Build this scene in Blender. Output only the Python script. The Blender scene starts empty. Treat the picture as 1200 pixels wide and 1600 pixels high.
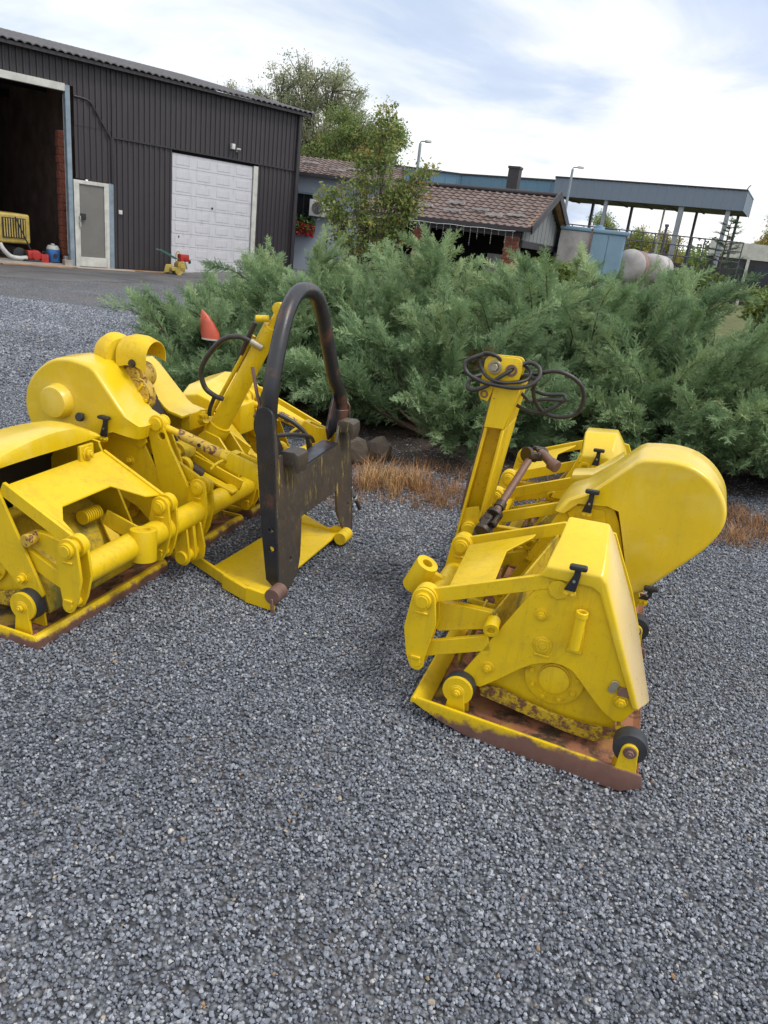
import bpy, bmesh, math, random
import numpy as np
from mathutils import Vector, Matrix, Euler
from mathutils.geometry import tessellate_polygon
R = math.radians
sc = bpy.context.scene
col = sc.collection
rnd = random.Random(7)

# ------------------------------------------------------------------ camera
F_PX = 1150.0
CAM_H = 1.55
pitch = math.atan(424.0 / F_PX)
roll = R(6.8)
fw = Vector((0, math.cos(pitch), -math.sin(pitch)))
u0 = Vector((0, math.sin(pitch), math.cos(pitch)))
r0 = Vector((1, 0, 0))
rt = r0 * math.cos(roll) + u0 * math.sin(roll)
up = -r0 * math.sin(roll) + u0 * math.cos(roll)
cd = bpy.data.cameras.new("camera")
cam = bpy.data.objects.new("camera", cd)
col.objects.link(cam)
cam.matrix_world = Matrix((( rt.x, up.x, -fw.x, 0), (rt.y, up.y, -fw.y, 0), (rt.z, up.z, -fw.z, CAM_H), (0, 0, 0, 1)))
cd.sensor_fit = 'VERTICAL'
cd.sensor_height = 36.0
cd.lens = 36.0 * F_PX / 1600.0
cd.clip_start = 0.02
cd.clip_end = 2000
sc.camera = cam
sc.render.resolution_x, sc.render.resolution_y = 768, 1024

# ------------------------------------------------------------------ sky and sun
SUN_EL, SUN_AZ = R(56), R(112)        # azimuth clockwise from +Y: high on the right, veiled by cloud
w = bpy.data.worlds.new("World")
sc.world = w
w.use_nodes = True
nt = w.node_tree
nt.nodes.clear()
N = nt.nodes.new
L = nt.links.new
out = N('ShaderNodeOutputWorld')
bg = N('ShaderNodeBackground')
bg2 = N('ShaderNodeBackground')
sky = N('ShaderNodeTexSky')
sky.sky_type = 'NISHITA'
sky.sun_disc = False
sky.sun_elevation = SUN_EL
sky.sun_rotation = SUN_AZ
sky.air_density = 1.3
sky.dust_density = 1.6
bg.inputs['Strength'].default_value = 0.10
L(sky.outputs[0], bg.inputs['Color'])
tc = N('ShaderNodeTexCoord')
sep = N('ShaderNodeSeparateXYZ')
L(tc.outputs['Generated'], sep.inputs[0])
# project the view direction on a flat cloud deck
zc = N('ShaderNodeMath'); zc.operation = 'MAXIMUM'; zc.inputs[1].default_value = 0.0
L(sep.outputs['Z'], zc.inputs[0])
za = N('ShaderNodeMath'); za.operation = 'ADD'; za.inputs[1].default_value = 0.16
L(zc.outputs[0], za.inputs[0])
dx = N('ShaderNodeMath'); dx.operation = 'DIVIDE'
dy = N('ShaderNodeMath'); dy.operation = 'DIVIDE'
L(sep.outputs['X'], dx.inputs[0]); L(za.outputs[0], dx.inputs[1])
L(sep.outputs['Y'], dy.inputs[0]); L(za.outputs[0], dy.inputs[1])
cmb = N('ShaderNodeCombineXYZ')
L(dx.outputs[0], cmb.inputs[0]); L(dy.outputs[0], cmb.inputs[1])
cmb.inputs[2].default_value = 3.7
def wnoise(scale, detail, rough, dist=0.0):
    n = N('ShaderNodeTexNoise')
    n.inputs['Scale'].default_value = scale
    n.inputs['Detail'].default_value = detail
    n.inputs['Roughness'].default_value = rough
    n.inputs['Distortion'].default_value = dist
    L(cmb.outputs[0], n.inputs['Vector'])
    return n
def wramp(src, stops):
    r_ = N('ShaderNodeValToRGB')
    e = r_.color_ramp.elements
    e[0].position, e[0].color = stops[0][0], (*stops[0][1], 1)
    e[1].position, e[1].color = stops[-1][0], (*stops[-1][1], 1)
    for p_, c_ in stops[1:-1]:
        q = e.new(p_); q.color = (*c_, 1)
    L(src, r_.inputs[0])
    return r_
n1 = wnoise(0.9, 7, 0.56, 0.3)
n2 = wnoise(0.62, 7, 0.55, 0.5)
cover = wramp(n1.outputs[0], [(0.40, (0, 0, 0)), (0.50, (.75, .75, .75)), (0.60, (1, 1, 1))])
shade = wramp(n2.outputs[0], [(0.32, (0.37, 0.44, 0.58)), (0.41, (0.48, 0.54, 0.67)), (0.465, (0.67, 0.69, 0.73)), (0.53, (0.82, 0.82, 0.82))])
L(shade.outputs[0], bg2.inputs['Color'])
bg2.inputs['Strength'].default_value = 1.0
# thin high cloud makes the gaps a pale blue-grey: never less than 60% cover
cm = N('ShaderNodeMapRange'); cm.inputs['To Min'].default_value = 0.66; cm.inputs['To Max'].default_value = 1.0
L(cover.outputs[0], cm.inputs['Value'])
mx = N('ShaderNodeMixShader')
L(cm.outputs[0], mx.inputs[0]); L(bg.outputs[0], mx.inputs[1]); L(bg2.outputs[0], mx.inputs[2])
L(mx.outputs[0], out.inputs['Surface'])

sd = bpy.data.lights.new("sun", 'SUN')
sd.energy = 1.35
sd.angle = R(18)
sd.color = (1.0, 0.96, 0.9)
sun = bpy.data.objects.new("sun", sd)
col.objects.link(sun)
sdir = Vector((math.sin(SUN_AZ) * math.cos(SUN_EL), math.cos(SUN_AZ) * math.cos(SUN_EL), math.sin(SUN_EL)))
sun.rotation_euler = sdir.to_track_quat('Z', 'Y').to_euler()

sc.view_settings.view_transform = 'Standard'
sc.view_settings.look = 'None'
sc.view_settings.gamma = 1
sc.view_settings.use_curve_mapping = False
sc.view_settings.exposure = 0.64
try:
    sc.cycles.max_bounces = 6
    sc.cycles.transparent_max_bounces = 6
except Exception:
    pass

# ------------------------------------------------------------------ material helpers
MATS = {}
class MT:
    """small node-tree writer"""
    def __init__(s, name):
        s.m = bpy.data.materials.new(name)
        s.m.use_nodes = True
        s.nt = s.m.node_tree
        s.b = s.nt.nodes['Principled BSDF']
        s.x = None
        MATS[name] = s.m
    def n(s, t): return s.nt.nodes.new(t)
    def l(s, a, b): s.nt.links.new(a, b)
    def coord(s, kind='Object', scale=(1, 1, 1), rot=(0, 0, 0)):
        t = s.n('ShaderNodeTexCoord'); mp = s.n('ShaderNodeMapping')
        mp.inputs['Scale'].default_value = scale
        mp.inputs['Rotation'].default_value = rot
        s.l(t.outputs[kind], mp.inputs['Vector'])
        return mp.outputs[0]
    def noise(s, vec, scale, detail=4, rough=0.55, dist=0.0):
        q = s.n('ShaderNodeTexNoise')
        q.inputs['Scale'].default_value = scale; q.inputs['Detail'].default_value = detail
        q.inputs['Roughness'].default_value = rough; q.inputs['Distortion'].default_value = dist
        if vec is not None: s.l(vec, q.inputs['Vector'])
        return q.outputs[0]
    def voro(s, vec, scale, out='Color', feature='F1'):
        q = s.n('ShaderNodeTexVoronoi'); q.feature = feature
        q.inputs['Scale'].default_value = scale
        if vec is not None: s.l(vec, q.inputs['Vector'])
        return q.outputs[out]
    def ramp(s, src, stops, interp='LINEAR'):
        q = s.n('ShaderNodeValToRGB'); q.color_ramp.interpolation = interp
        e = q.color_ramp.elements
        def c4(c): return (c, c, c, 1) if isinstance(c, (int, float)) else (*c, 1)
        e[0].position, e[0].color = stops[0][0], c4(stops[0][1])
        e[1].position, e[1].color = stops[-1][0], c4(stops[-1][1])
        for p_, c_ in stops[1:-1]:
            k = e.new(p_); k.color = c4(c_)
        s.l(src, q.inputs[0])
        return q.outputs[0]
    def mix(s, fac, a, b, mode='MIX'):
        q = s.n('ShaderNodeMix'); q.data_type = 'RGBA'; q.blend_type = mode
        for sock, v in ((q.inputs[0], fac), (q.inputs[6], a), (q.inputs[7], b)):
            if hasattr(v, 'default_value') or hasattr(v, 'links'): s.l(v, sock)
            elif isinstance(v, (int, float)): sock.default_value = v if sock == q.inputs[0] else (v, v, v, 1)
            else: sock.default_value = (*v, 1)
        return q.outputs[2]
    def math(s, op, a, b=0.5):
        q = s.n('ShaderNodeMath'); q.operation = op
        for i, v in enumerate((a, b)):
            if isinstance(v, (int, float)): q.inputs[i].default_value = v
            else: s.l(v, q.inputs[i])
        return q.outputs[0]
    def bump(s, h, strength=0.3, dist=0.01):
        q = s.n('ShaderNodeBump'); q.inputs['Strength'].default_value = strength; q.inputs['Distance'].default_value = dist
        s.l(h, q.inputs['Height']); s.l(q.outputs[0], s.b.inputs['Normal'])
    def set(s, color=None, rough=None, metal=None, spec=None):
        for nm, v in (('Base Color', color), ('Roughness', rough), ('Metallic', metal), ('Specular IOR Level', spec)):
            if v is None: continue
            if isinstance(v, (int, float)):
                s.b.inputs[nm].default_value = v
            elif isinstance(v, tuple): s.b.inputs[nm].default_value = (*v, 1)
            else: s.l(v, s.b.inputs[nm])
        return s.m

def simple(name, c, rough=0.6, metal=0.0, var=0.25, scale=6.0, bump=0.0):
    t = MT(name)
    v = t.coord()
    n_ = t.noise(v, scale, 6, 0.6)
    lo = tuple(x * (1 - var) for x in c); hi = tuple(min(1, x * (1 + var)) for x in c)
    t.set(t.ramp(n_, [(0.3, lo), (0.7, hi)]), rough, metal)
    if bump: t.bump(t.noise(v, scale * 8, 5), bump, 0.005)
    return t.m

# ------------------------------------------------------------------ mesh helpers
def smoothpath(pts, per=6):
    p = [Vector(q) for q in pts]
    if len(p) < 3: return p
    o = []
    for i in range(len(p) - 1):
        a = p[i - 1] if i else p[0] * 2 - p[1]
        b, c = p[i], p[i + 1]
        d = p[i + 2] if i + 2 < len(p) else p[-1] * 2 - p[-2]
        for k in range(per):
            t = k / per
            o.append(0.5 * ((2 * b) + (c - a) * t + (2 * a - 5 * b + 4 * c - d) * t * t + (3 * b - a - 3 * c + d) * t ** 3))
    o.append(p[-1])
    return o

class MB:
    """collects shapes; build() links them as ONE mesh object"""
    mirror = 1.0
    def __init__(s):
        s.v, s.f, s.T = [], [], None
    def add(s, vs, fs):
        n_ = len(s.v)
        for p in vs:
            p = Vector(p)
            if s.T is not None: p = s.T @ p
            s.v.append((p.x * MB.mirror, p.y, p.z))
        s.f += [tuple(i + n_ for i in f) for f in fs]
        return s
    def box(s, a, b):
        x0, x1 = sorted((a[0], b[0])); y0, y1 = sorted((a[1], b[1])); z0, z1 = sorted((a[2], b[2]))
        vs = [(x, y, z) for z in (z0, z1) for y in (y0, y1) for x in (x0, x1)]
        return s.add(vs, [(0, 2, 3, 1), (4, 5, 7, 6), (0, 1, 5, 4), (2, 6, 7, 3), (0, 4, 6, 2), (1, 3, 7, 5)])
    def bar(s, p, q, w_, h_, upv=(0, 0, 1)):
        """box beam from p to q; w_ across, h_ along upv"""
        p, q = Vector(p), Vector(q)
        d = (q - p).normalized()
        sd_ = d.cross(Vector(upv)).normalized()
        u = sd_.cross(d)
        vs = []
        for e in (p, q):
            for a, b in ((-1, -1), (1, -1), (1, 1), (-1, 1)):
                vs.append(e + sd_ * a * w_ / 2 + u * b * h_ / 2)
        return s.add(vs, [(0, 3, 2, 1), (4, 5, 6, 7), (0, 1, 5, 4), (1, 2, 6, 5), (2, 3, 7, 6), (3, 0, 4, 7)])
    def cyl(s, p, q, r, n=20, r2=None, caps=True):
        p, q = Vector(p), Vector(q)
        r2 = r if r2 is None else r2
        d = (q - p).normalized()
        a = d.cross(Vector((0, 0, 1)) if abs(d.z) < .9 else Vector((1, 0, 0))).normalized()
        b = d.cross(a)
        vs = [e + (a * math.cos(2 * math.pi * i / n) + b * math.sin(2 * math.pi * i / n)) * rr for e, rr in ((p, r), (q, r2)) for i in range(n)]
        fs = [(i, (i + 1) % n, n + (i + 1) % n, n + i) for i in range(n)]
        if caps: fs += [tuple(range(n))[::-1], tuple(range(n, 2 * n))]
        return s.add(vs, fs)
    def tubecyl(s, p, q, r, ri, n=20):
        """hollow cylinder"""
        p, q = Vector(p), Vector(q)
        d = (q - p).normalized()
        a = d.cross(Vector((0, 0, 1)) if abs(d.z) < .9 else Vector((1, 0, 0))).normalized()
        b = d.cross(a)
        vs = []
        for e, rr in ((p, r), (q, r), (q, ri), (p, ri)):
            vs += [e + (a * math.cos(2 * math.pi * i / n) + b * math.sin(2 * math.pi * i / n)) * rr for i in range(n)]
        fs = []
        for k in range(4):
            k2 = (k + 1) % 4
            fs += [(k * n + i, k * n + (i + 1) % n, k2 * n + (i + 1) % n, k2 * n + i) for i in range(n)]
        return s.add(vs, fs)
    def tube(s, pts, r, n=10, per=6, caps=True, r2=None):
        P = smoothpath(pts, per) if per > 1 else [Vector(q) for q in pts]
        m = len(P); vs = []; a = None
        for i, p in enumerate(P):
            d = (P[min(i + 1, m - 1)] - P[max(i - 1, 0)]).normalized()
            if a is None: a = d.cross(Vector((0.1, 0.2, 1))).normalized()
            else:
                a = (a - d * a.dot(d)).normalized()
            b = d.cross(a)
            rr = r if r2 is None else r + (r2 - r) * i / (m - 1)
            vs += [p + (a * math.cos(2 * math.pi * k / n) + b * math.sin(2 * math.pi * k / n)) * rr for k in range(n)]
        fs = [(i * n + k, i * n + (k + 1) % n, (i + 1) * n + (k + 1) % n, (i + 1) * n + k) for i in range(m - 1) for k in range(n)]
        if caps: fs += [tuple(range(n))[::-1], tuple(range((m - 1) * n, m * n))]
        return s.add(vs, fs)
    def plate(s, poly, c0, c1, axis='y', holes=()):
        """2-D outline extruded between two planes. axis y: (x,z); x: (y,z); z: (x,y)"""
        def P(a, b, c):
            return {'y': (a, c, b), 'x': (c, a, b), 'z': (a, b, c)}[axis]
        if not holes:
            n = len(poly)
            vs = [P(a, b, c0) for a, b in poly] + [P(a, b, c1) for a, b in poly]
            fs = [tuple(range(n)), tuple(range(n, 2 * n))[::-1]] + [(i, n + i, n + (i + 1) % n, (i + 1) % n) for i in range(n)]
            return s.add(vs, fs)
        loops = [list(poly)] + [list(h) for h in holes]
        flat = [q for lp in loops for q in lp]
        n = len(flat)
        tris = tessellate_polygon([[Vector((a, b, 0)) for a, b in lp] for lp in loops])
        vs = [P(a, b, c0) for a, b in flat] + [P(a, b, c1) for a, b in flat]
        fs = [tuple(t) for t in tris] + [tuple(n + i for i in t)[::-1] for t in tris]
        o = 0
        for lp in loops:
            k = len(lp)
            fs += [(o + i, n + o + i, n + o + (i + 1) % k, o + (i + 1) % k) for i in range(k)]
            o += k
        return s.add(vs, fs)
    def loft(s, rings, closed=True, caps=True):
        n = len(rings[0])
        vs = [p for r_ in rings for p in r_]
        fs = []
        for j in range(len(rings) - 1):
            for i in range(n if closed else n - 1):
                k = (i + 1) % n
                fs.append((j * n + i, j * n + k, (j + 1) * n + k, (j + 1) * n + i))
        if caps and closed:
            fs += [tuple(range(n))[::-1], tuple(range((len(rings) - 1) * n, len(rings) * n))]
        return s.add(vs, fs)
    def hexbolt(s, c, axis, r, h, washer=1.45):
        c = Vector(c); a = Vector(axis).normalized()
        if washer: s.cyl(c, c + a * h * .25, r * washer, 18)
        s.cyl(c + a * h * .25 * (1 if washer else 0), c + a * h, r, 6)
        return s.cyl(c + a * h, c + a * h * 1.35, r * .5, 10)
    def build(s, name, mat, parent=None, bevel=0.0, seg=2, ang=35, solid=0.0, flat=False):
        me = bpy.data.meshes.new(name)
        me.from_pydata(s.v, [], s.f)
        bm = bmesh.new(); bm.from_mesh(me)
        bmesh.ops.recalc_face_normals(bm, faces=bm.faces)
        if solid:
            bmesh.ops.solidify(bm, geom=bm.faces[:], thickness=solid)
            bmesh.ops.recalc_face_normals(bm, faces=bm.faces)
        if bevel:
            es = [e for e in bm.edges if len(e.link_faces) == 2 and e.calc_face_angle(0) > R(ang)]
            if es:
                bmesh.ops.bevel(bm, geom=es, offset=bevel, segments=seg, affect='EDGES', profile=0.6, clamp_overlap=True)
        bm.to_mesh(me); bm.free()
        if not flat:
            me.shade_smooth()
            me.set_sharp_from_angle(angle=R(38))
        me.materials.append(MATS[mat] if isinstance(mat, str) else mat)
        o = bpy.data.objects.new(name, me)
        col.objects.link(o)
        o.parent = parent
        return o

def tag(o, label=None, cat=None, group=None, kind=None):
    if label: o['label'] = label
    if cat: o['category'] = cat
    if group: o['group'] = group
    if kind: o['kind'] = kind
    return o
def thing(name, label, cat, loc=(0, 0, 0), rz=0.0, group=None):
    o = bpy.data.objects.new(name, None)
    o.empty_display_size = 0.2
    col.objects.link(o)
    o.location = loc; o.rotation_euler = (0, 0, rz)
    return tag(o, label, cat, group)
def copy_tree(o, parent=None):
    c = o.copy(); col.objects.link(c); c.parent = parent
    for ch in list(o.children): copy_tree(ch, c)
    return c
def npmesh(name, verts, faces, mats, mi=None):
    """verts (n,3), faces (m,k) numpy"""
    me = bpy.data.meshes.new(name)
    k = faces.shape[1]
    me.vertices.add(len(verts)); me.vertices.foreach_set('co', np.asarray(verts, np.float32).ravel())
    me.loops.add(faces.size); me.loops.foreach_set('vertex_index', faces.astype(np.int32).ravel())
    me.polygons.add(len(faces)); me.polygons.foreach_set('loop_start', np.arange(0, faces.size, k, dtype=np.int32))
    if mi is not None: me.polygons.foreach_set('material_index', mi.astype(np.int32))
    me.update(calc_edges=True)
    for m_ in mats: me.materials.append(m_)
    return me

def scatter(name, pts, rots, scls, tint, protos, parent=None):
    """one object drawing instanced copies of the prototype meshes at the points (for stuff and foliage)"""
    n = len(pts)
    me = bpy.data.meshes.new(name)
    me.vertices.add(n); me.vertices.foreach_set('co', np.asarray(pts, np.float32).ravel())
    def at(nm, ty, data, key):
        a = me.attributes.new(nm, ty, 'POINT'); a.data.foreach_set(key, np.asarray(data).ravel())
    at('rot', 'FLOAT_VECTOR', np.asarray(rots, np.float32), 'vector')
    s3 = np.asarray(scls, np.float32)
    if s3.ndim == 1: s3 = np.repeat(s3[:, None], 3, 1)
    at('scl', 'FLOAT_VECTOR', s3, 'vector')
    at('tint', 'FLOAT', np.asarray(tint, np.float32), 'value')
    at('pick', 'INT', np.random.RandomState(5).randint(0, len(protos), n).astype(np.int32), 'value')
    o = bpy.data.objects.new(name, me); col.objects.link(o); o.parent = parent
    g = bpy.data.node_groups.new(name + '_scatter', 'GeometryNodeTree')
    g.interface.new_socket('Geometry', in_out='INPUT', socket_type='NodeSocketGeometry')
    g.interface.new_socket('Geometry', in_out='OUTPUT', socket_type='NodeSocketGeometry')
    gi = g.nodes.new('NodeGroupInput'); go = g.nodes.new('NodeGroupOutput')
    m2p = g.nodes.new('GeometryNodeMeshToPoints')
    iop = g.nodes.new('GeometryNodeInstanceOnPoints')
    iop.inputs['Pick Instance'].default_value = True
    jn = g.nodes.new('GeometryNodeJoinGeometry')
    for p in reversed(protos):
        oi = g.nodes.new('GeometryNodeObjectInfo')
        oi.inputs['Object'].default_value = p
        oi.inputs['As Instance'].default_value = True
        g.links.new(oi.outputs['Geometry'], jn.inputs[0])
    def na(nm, ty):
        a = g.nodes.new('GeometryNodeInputNamedAttribute'); a.data_type = ty; a.inputs['Name'].default_value = nm
        return a.outputs['Attribute']
    g.links.new(gi.outputs[0], m2p.inputs['Mesh'])
    g.links.new(m2p.outputs[0], iop.inputs['Points'])
    g.links.new(jn.outputs[0], iop.inputs['Instance'])
    g.links.new(na('pick', 'INT'), iop.inputs['Instance Index'])
    e2r = g.nodes.new('FunctionNodeEulerToRotation')
    g.links.new(na('rot', 'FLOAT_VECTOR'), e2r.inputs[0])
    g.links.new(e2r.outputs[0], iop.inputs['Rotation'])
    g.links.new(na('scl', 'FLOAT_VECTOR'), iop.inputs['Scale'])
    g.links.new(iop.outputs[0], go.inputs[0])
    md = o.modifiers.new('scatter', 'NODES'); md.node_group = g
    return o
def proto(name, me):
    return bpy.data.objects.new(name, me)      # not linked: only a source for instances

def eul_from_dirs(D, roll_):
    """eulers that turn +Y to the directions D (n,3), spun by roll_ about it"""
    out_ = np.zeros((len(D), 3))
    for i, (d, a) in enumerate(zip(D, roll_)):
        q = Vector(d).to_track_quat('Y', 'Z')
        from_ = q @ Euler((0, a, 0)).to_quaternion()
        out_[i] = from_.to_euler()
    return out_
# ------------------------------------------------------------------ ground
bx_o = Vector((-7.920, 20.172, 0)); bx_yaw = R(44.3)
bX = Vector((math.cos(bx_yaw), math.sin(bx_yaw), 0)); bY = Vector((-math.sin(bx_yaw), math.cos(bx_yaw), 0))
def ground_h(x, y):
    d = Vector((x, y, 0)) - bx_o
    s_ = d.dot(bX); t_ = d.dot(bY)
    a = max(0.0, min(1.0, (s_ - 1.0) / 5.0)); a = a * a * (3 - 2 * a)
    b = max(0.0, min(1.0, (t_ + 9.0) / 8.0)); b = b * b * (3 - 2 * b)
    return 0.24 * a * b

t = MT('gravel_ground')
v = t.coord('Object')
vc = t.voro(v, 70.0, 'Color')
vd = t.voro(v, 70.0, 'Distance')
bw = t.n('ShaderNodeRGBToBW'); t.l(vc, bw.inputs[0])
c = t.ramp(bw.outputs[0], [(0.1, (0.045, 0.05, 0.062)), (0.45, (0.14, 0.15, 0.175)), (0.75, (0.27, 0.285, 0.315)), (0.97, (0.48, 0.49, 0.51))])
dk = t.ramp(vd, [(0.25, 1.0), (0.75, 0.35)])
c = t.mix(1.0, c, dk, 'MULTIPLY')
big = t.ramp(t.noise(v, 0.9, 4, 0.6), [(0.35, 0.85), (0.65, 1.1)])
c = t.mix(1.0, c, big, 'MULTIPLY')
dirt = t.ramp(t.noise(v, 1.1, 6, 0.65, .5), [(0.50, 0.0), (0.66, 0.55)])
c = t.mix(dirt, c, (0.15, 0.125, 0.10))
t.set(c, 0.75)
t.bump(t.math('MULTIPLY', vd, -1.0), 0.9, 0.012)

def sheet(name, x0, x1, y0, y1, nx, ny, mat, dz=0.0, fn=ground_h):
    xs = np.linspace(x0, x1, nx); ys = np.linspace(y0, y1, ny)
    vs = [(x, y, fn(x, y) + dz) for y in ys for x in xs]
    fs = np.array([(j * nx + i, j * nx + i + 1, (j + 1) * nx + i + 1, (j + 1) * nx + i) for j in range(ny - 1) for i in range(nx - 1)])
    me = npmesh(name, np.array(vs), fs, [MATS[mat]])
    o = bpy.data.objects.new(name, me); col.objects.link(o)
    me.shade_smooth()
    return o
xs = [-900, -300, -100, -40] + [x * 0.5 for x in range(-60, 60)] + [40, 100, 300, 900]
ys = [-300, -60, -10] + [y * 0.5 for y in range(-10, 100)] + [60, 90, 200, 500, 1200]
vs = np.array([(x, y, ground_h(x, y)) for y in ys for x in xs])
nx = len(xs)
fs = np.array([(j * nx + i, j * nx + i + 1, (j + 1) * nx + i + 1, (j + 1) * nx + i) for j in range(len(ys) - 1) for i in range(nx - 1)])
me = npmesh('ground', vs, fs, [MATS['gravel_ground']])
g_ = bpy.data.objects.new('ground', me); col.objects.link(g_); tag(g_, kind='structure', label='grey crushed stone yard')

# loose stones -------------------------------------------------------
t = MT('stone')
at = t.n('ShaderNodeAttribute'); at.attribute_type = 'INSTANCER'; at.attribute_name = 'tint'
c = t.ramp(at.outputs['Fac'], [(0.0, (0.056, 0.063, 0.080)), (0.3, (0.132, 0.147, 0.180)), (0.6, (0.228, 0.248, 0.290)), (0.82, (0.36, 0.382, 0.425)),
                               (0.955, (0.42, 0.42, 0.42)), (0.97, (0.5, 0.48, 0.44)), (0.985, (0.27, 0.21, 0.14)), (1.0, (0.30, 0.18, 0.09))])
v = t.coord('Object')
c = t.mix(1.0, c, t.ramp(t.noise(v, 2.2, 5, 0.65), [(0.3, 0.72), (0.7, 1.25)]), 'MULTIPLY')
t.set(c, 0.62, spec=0.4)
def rock_mesh(name, seed, sub=1, sx=1.0, sy=0.78, sz=0.6, mat='stone', jitter=0.22):
    r_ = random.Random(seed)
    bm = bmesh.new(); bmesh.ops.create_icosphere(bm, subdivisions=sub, radius=0.5)
    for v_ in bm.verts:
        k = 1 + r_.uniform(-jitter, jitter)
        v_.co = Vector((v_.co.x * sx * k, v_.co.y * sy * k, v_.co.z * sz * k))
    for _ in range(4):      # knock flats off, as on crushed stone
        nrm = Vector((r_.gauss(0, 1), r_.gauss(0, 1), r_.gauss(0, 1))).normalized()
        d = 0.30 * r_.uniform(.75, 1.0)
        for v_ in bm.verts:
            e = v_.co.dot(nrm)
            if e > d: v_.co -= nrm * (e - d)
    me_ = bpy.data.meshes.new(name); bm.to_mesh(me_); bm.free()
    me_.materials.append(MATS[mat])
    return me_
rocks = [proto('stone_source', rock_mesh('stone_source', 40 + i, 2 if i < 6 else 1)) for i in range(9)]
rs = np.random.RandomState(11)
def stones(n, x0, x1, y0, y1, s0, s1, keep):
    x = rs.uniform(x0, x1, n); y = rs.uniform(y0, y1, n)
    k = keep(x, y); x, y = x[k], y[k]
    s_ = rs.uniform(s0, s1, len(x)) * (1 + 0.5 * (rs.rand(len(x)) > .95))
    z = np.array([ground_h(a, b) for a, b in zip(x, y)]) + s_ * 0.12 + rs.uniform(0, .008, len(x))
    return np.stack([x, y, z], 1), s_
def fov(x, y):
    d = ((x - .80) / .34) ** 2 + ((y - 1.78) / .22) ** 2      # a scuffed patch of fines in front of the right skid
    return (x > -0.62 * y - 0.35) & (x < 0.56 * y + 0.6) & ((d > 1.0) | (rs.rand(len(x)) > .55 * (1 - np.minimum(d, 1)) ** .5))
A = stones(185000, -2.6, 2.6, 0.75, 3.2, .0062, .0152, fov)
B_ = stones(140000, -3.4, 3.2, 3.2, 6.2, .0085, .0175, fov)
C_ = stones(90000, -7.6, -1.0, 6.2, 12.0, .018, .034, lambda x, y: fov(x, y) & (x < -0.16 * y + 0.1 + 0.5 * np.sin(y * 2.1)))
P = np.concatenate([A[0], B_[0], C_[0]]); S_ = np.concatenate([A[1], B_[1], C_[1]])
RT = rs.uniform(-3.14, 3.14, (len(P), 3)); RT[:, :2] *= 0.25
lf = .05 * np.sin(P[:, 0] * 2.1 + 1.3 * np.sin(P[:, 1] * 1.7)) + .05 * np.sin(P[:, 1] * 3.3 + 2 * np.sin(P[:, 0] * 1.1))
TI = np.clip(rs.beta(1.9, 2.5, len(P)) * 0.97 + lf, 0, .95); q = rs.rand(len(P)); TI[q > .990] = rs.uniform(.955, 1.0, (q > .990).sum())
gv = scatter('gravel', P, RT, S_, TI, rocks)
tag(gv, 'loose blue-grey crushed stone chippings with a few ochre ones', 'gravel', kind='stuff')

# asphalt apron in front of the shed ---------------------------------
t = MT('asphalt')
v = t.coord('Object')
c = t.ramp(t.noise(v, 0.8, 6, 0.65), [(0.3, (0.085, 0.083, 0.088)), (0.7, (0.15, 0.148, 0.152))])
c = t.mix(1.0, c, t.ramp(t.noise(v, 90, 3), [(0.3, 0.75), (0.7, 1.2)]), 'MULTIPLY')
c = t.mix(t.ramp(t.noise(v, 0.35, 5, 0.7, 1.0), [(0.52, 0.0), (0.6, 0.75)]), c, (0.055, 0.054, 0.058))
t.set(c, 0.8); t.bump(t.noise(v, 120, 3), 0.3, 0.004)
def bl(s_, t_, z=0.0): return bx_o + bX * s_ + bY * t_ + Vector((0, 0, z))
vsA = []; nA = 60
for j in range(14):
    for i in range(nA):
        s_ = -14 + 26 * i / (nA - 1); t_ = -3.6 + 3.6 * j / 13 - (0.22 * math.sin(s_ * 1.7) + 0.1 * math.sin(s_ * 4.1) if j == 0 else 0)
        p = bl(s_, t_); vsA.append((p.x, p.y, ground_h(p.x, p.y) + 0.006 + (0.0 if j else -0.003)))
fsA = np.array([(j * nA + i, j * nA + i + 1, (j + 1) * nA + i + 1, (j + 1) * nA + i) for j in range(13) for i in range(nA - 1)])
o = bpy.data.objects.new('pavement', npmesh('pavement', np.array(vsA), fsA, [MATS['asphalt']])); col.objects.link(o)
tag(o, kind='structure', label='worn asphalt apron in front of the dark shed')

# lawn behind the junipers ------------------------------------------
t = MT('lawn')
v = t.coord('Object')
c = t.ramp(t.noise(v, 1.2, 6, 0.7), [(0.35, (0.075, 0.10, 0.028)), (0.55, (0.13, 0.14, 0.045)), (0.75, (0.2, 0.13, 0.055))])
c = t.mix(1.0, c, t.ramp(t.noise(v, 40, 4), [(0.3, 0.6), (0.7, 1.3)]), 'MULTIPLY')
t.set(c, 0.9); t.bump(t.noise(v, 60, 4), 0.8, 0.03)
o = sheet('lawn', 1.5, 60, 9.5, 75, 40, 60, 'lawn', 0.008); tag(o, kind='structure', label='patchy lawn behind the junipers')
# bare soil under the junipers
simple('soil', (0.055, 0.04, 0.028), 0.95, var=0.5, scale=9, bump=0.8)
bm_ = []
for k in range(40):
    a = 2 * math.pi * k / 40
    rr = 1 + 0.06 * math.sin(3 * a) + 0.05 * math.sin(7 * a + 1)
    bm_.append((1.35 + 3.9 * math.cos(a) * rr, 8.0 + 2.75 * math.sin(a) * rr))
me = bpy.data.meshes.new('planting_bed')
me.from_pydata([(1.35, 8.0, .022)] + [(x, y, .01) for x, y in bm_], [], [(0, 1 + k, 1 + (k + 1) % 40) for k in range(40)])
me.materials.append(MATS['soil'])
o = bpy.data.objects.new('planting_bed', me); col.objects.link(o); tag(o, kind='structure', label='dark soil bed under the junipers')
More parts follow.
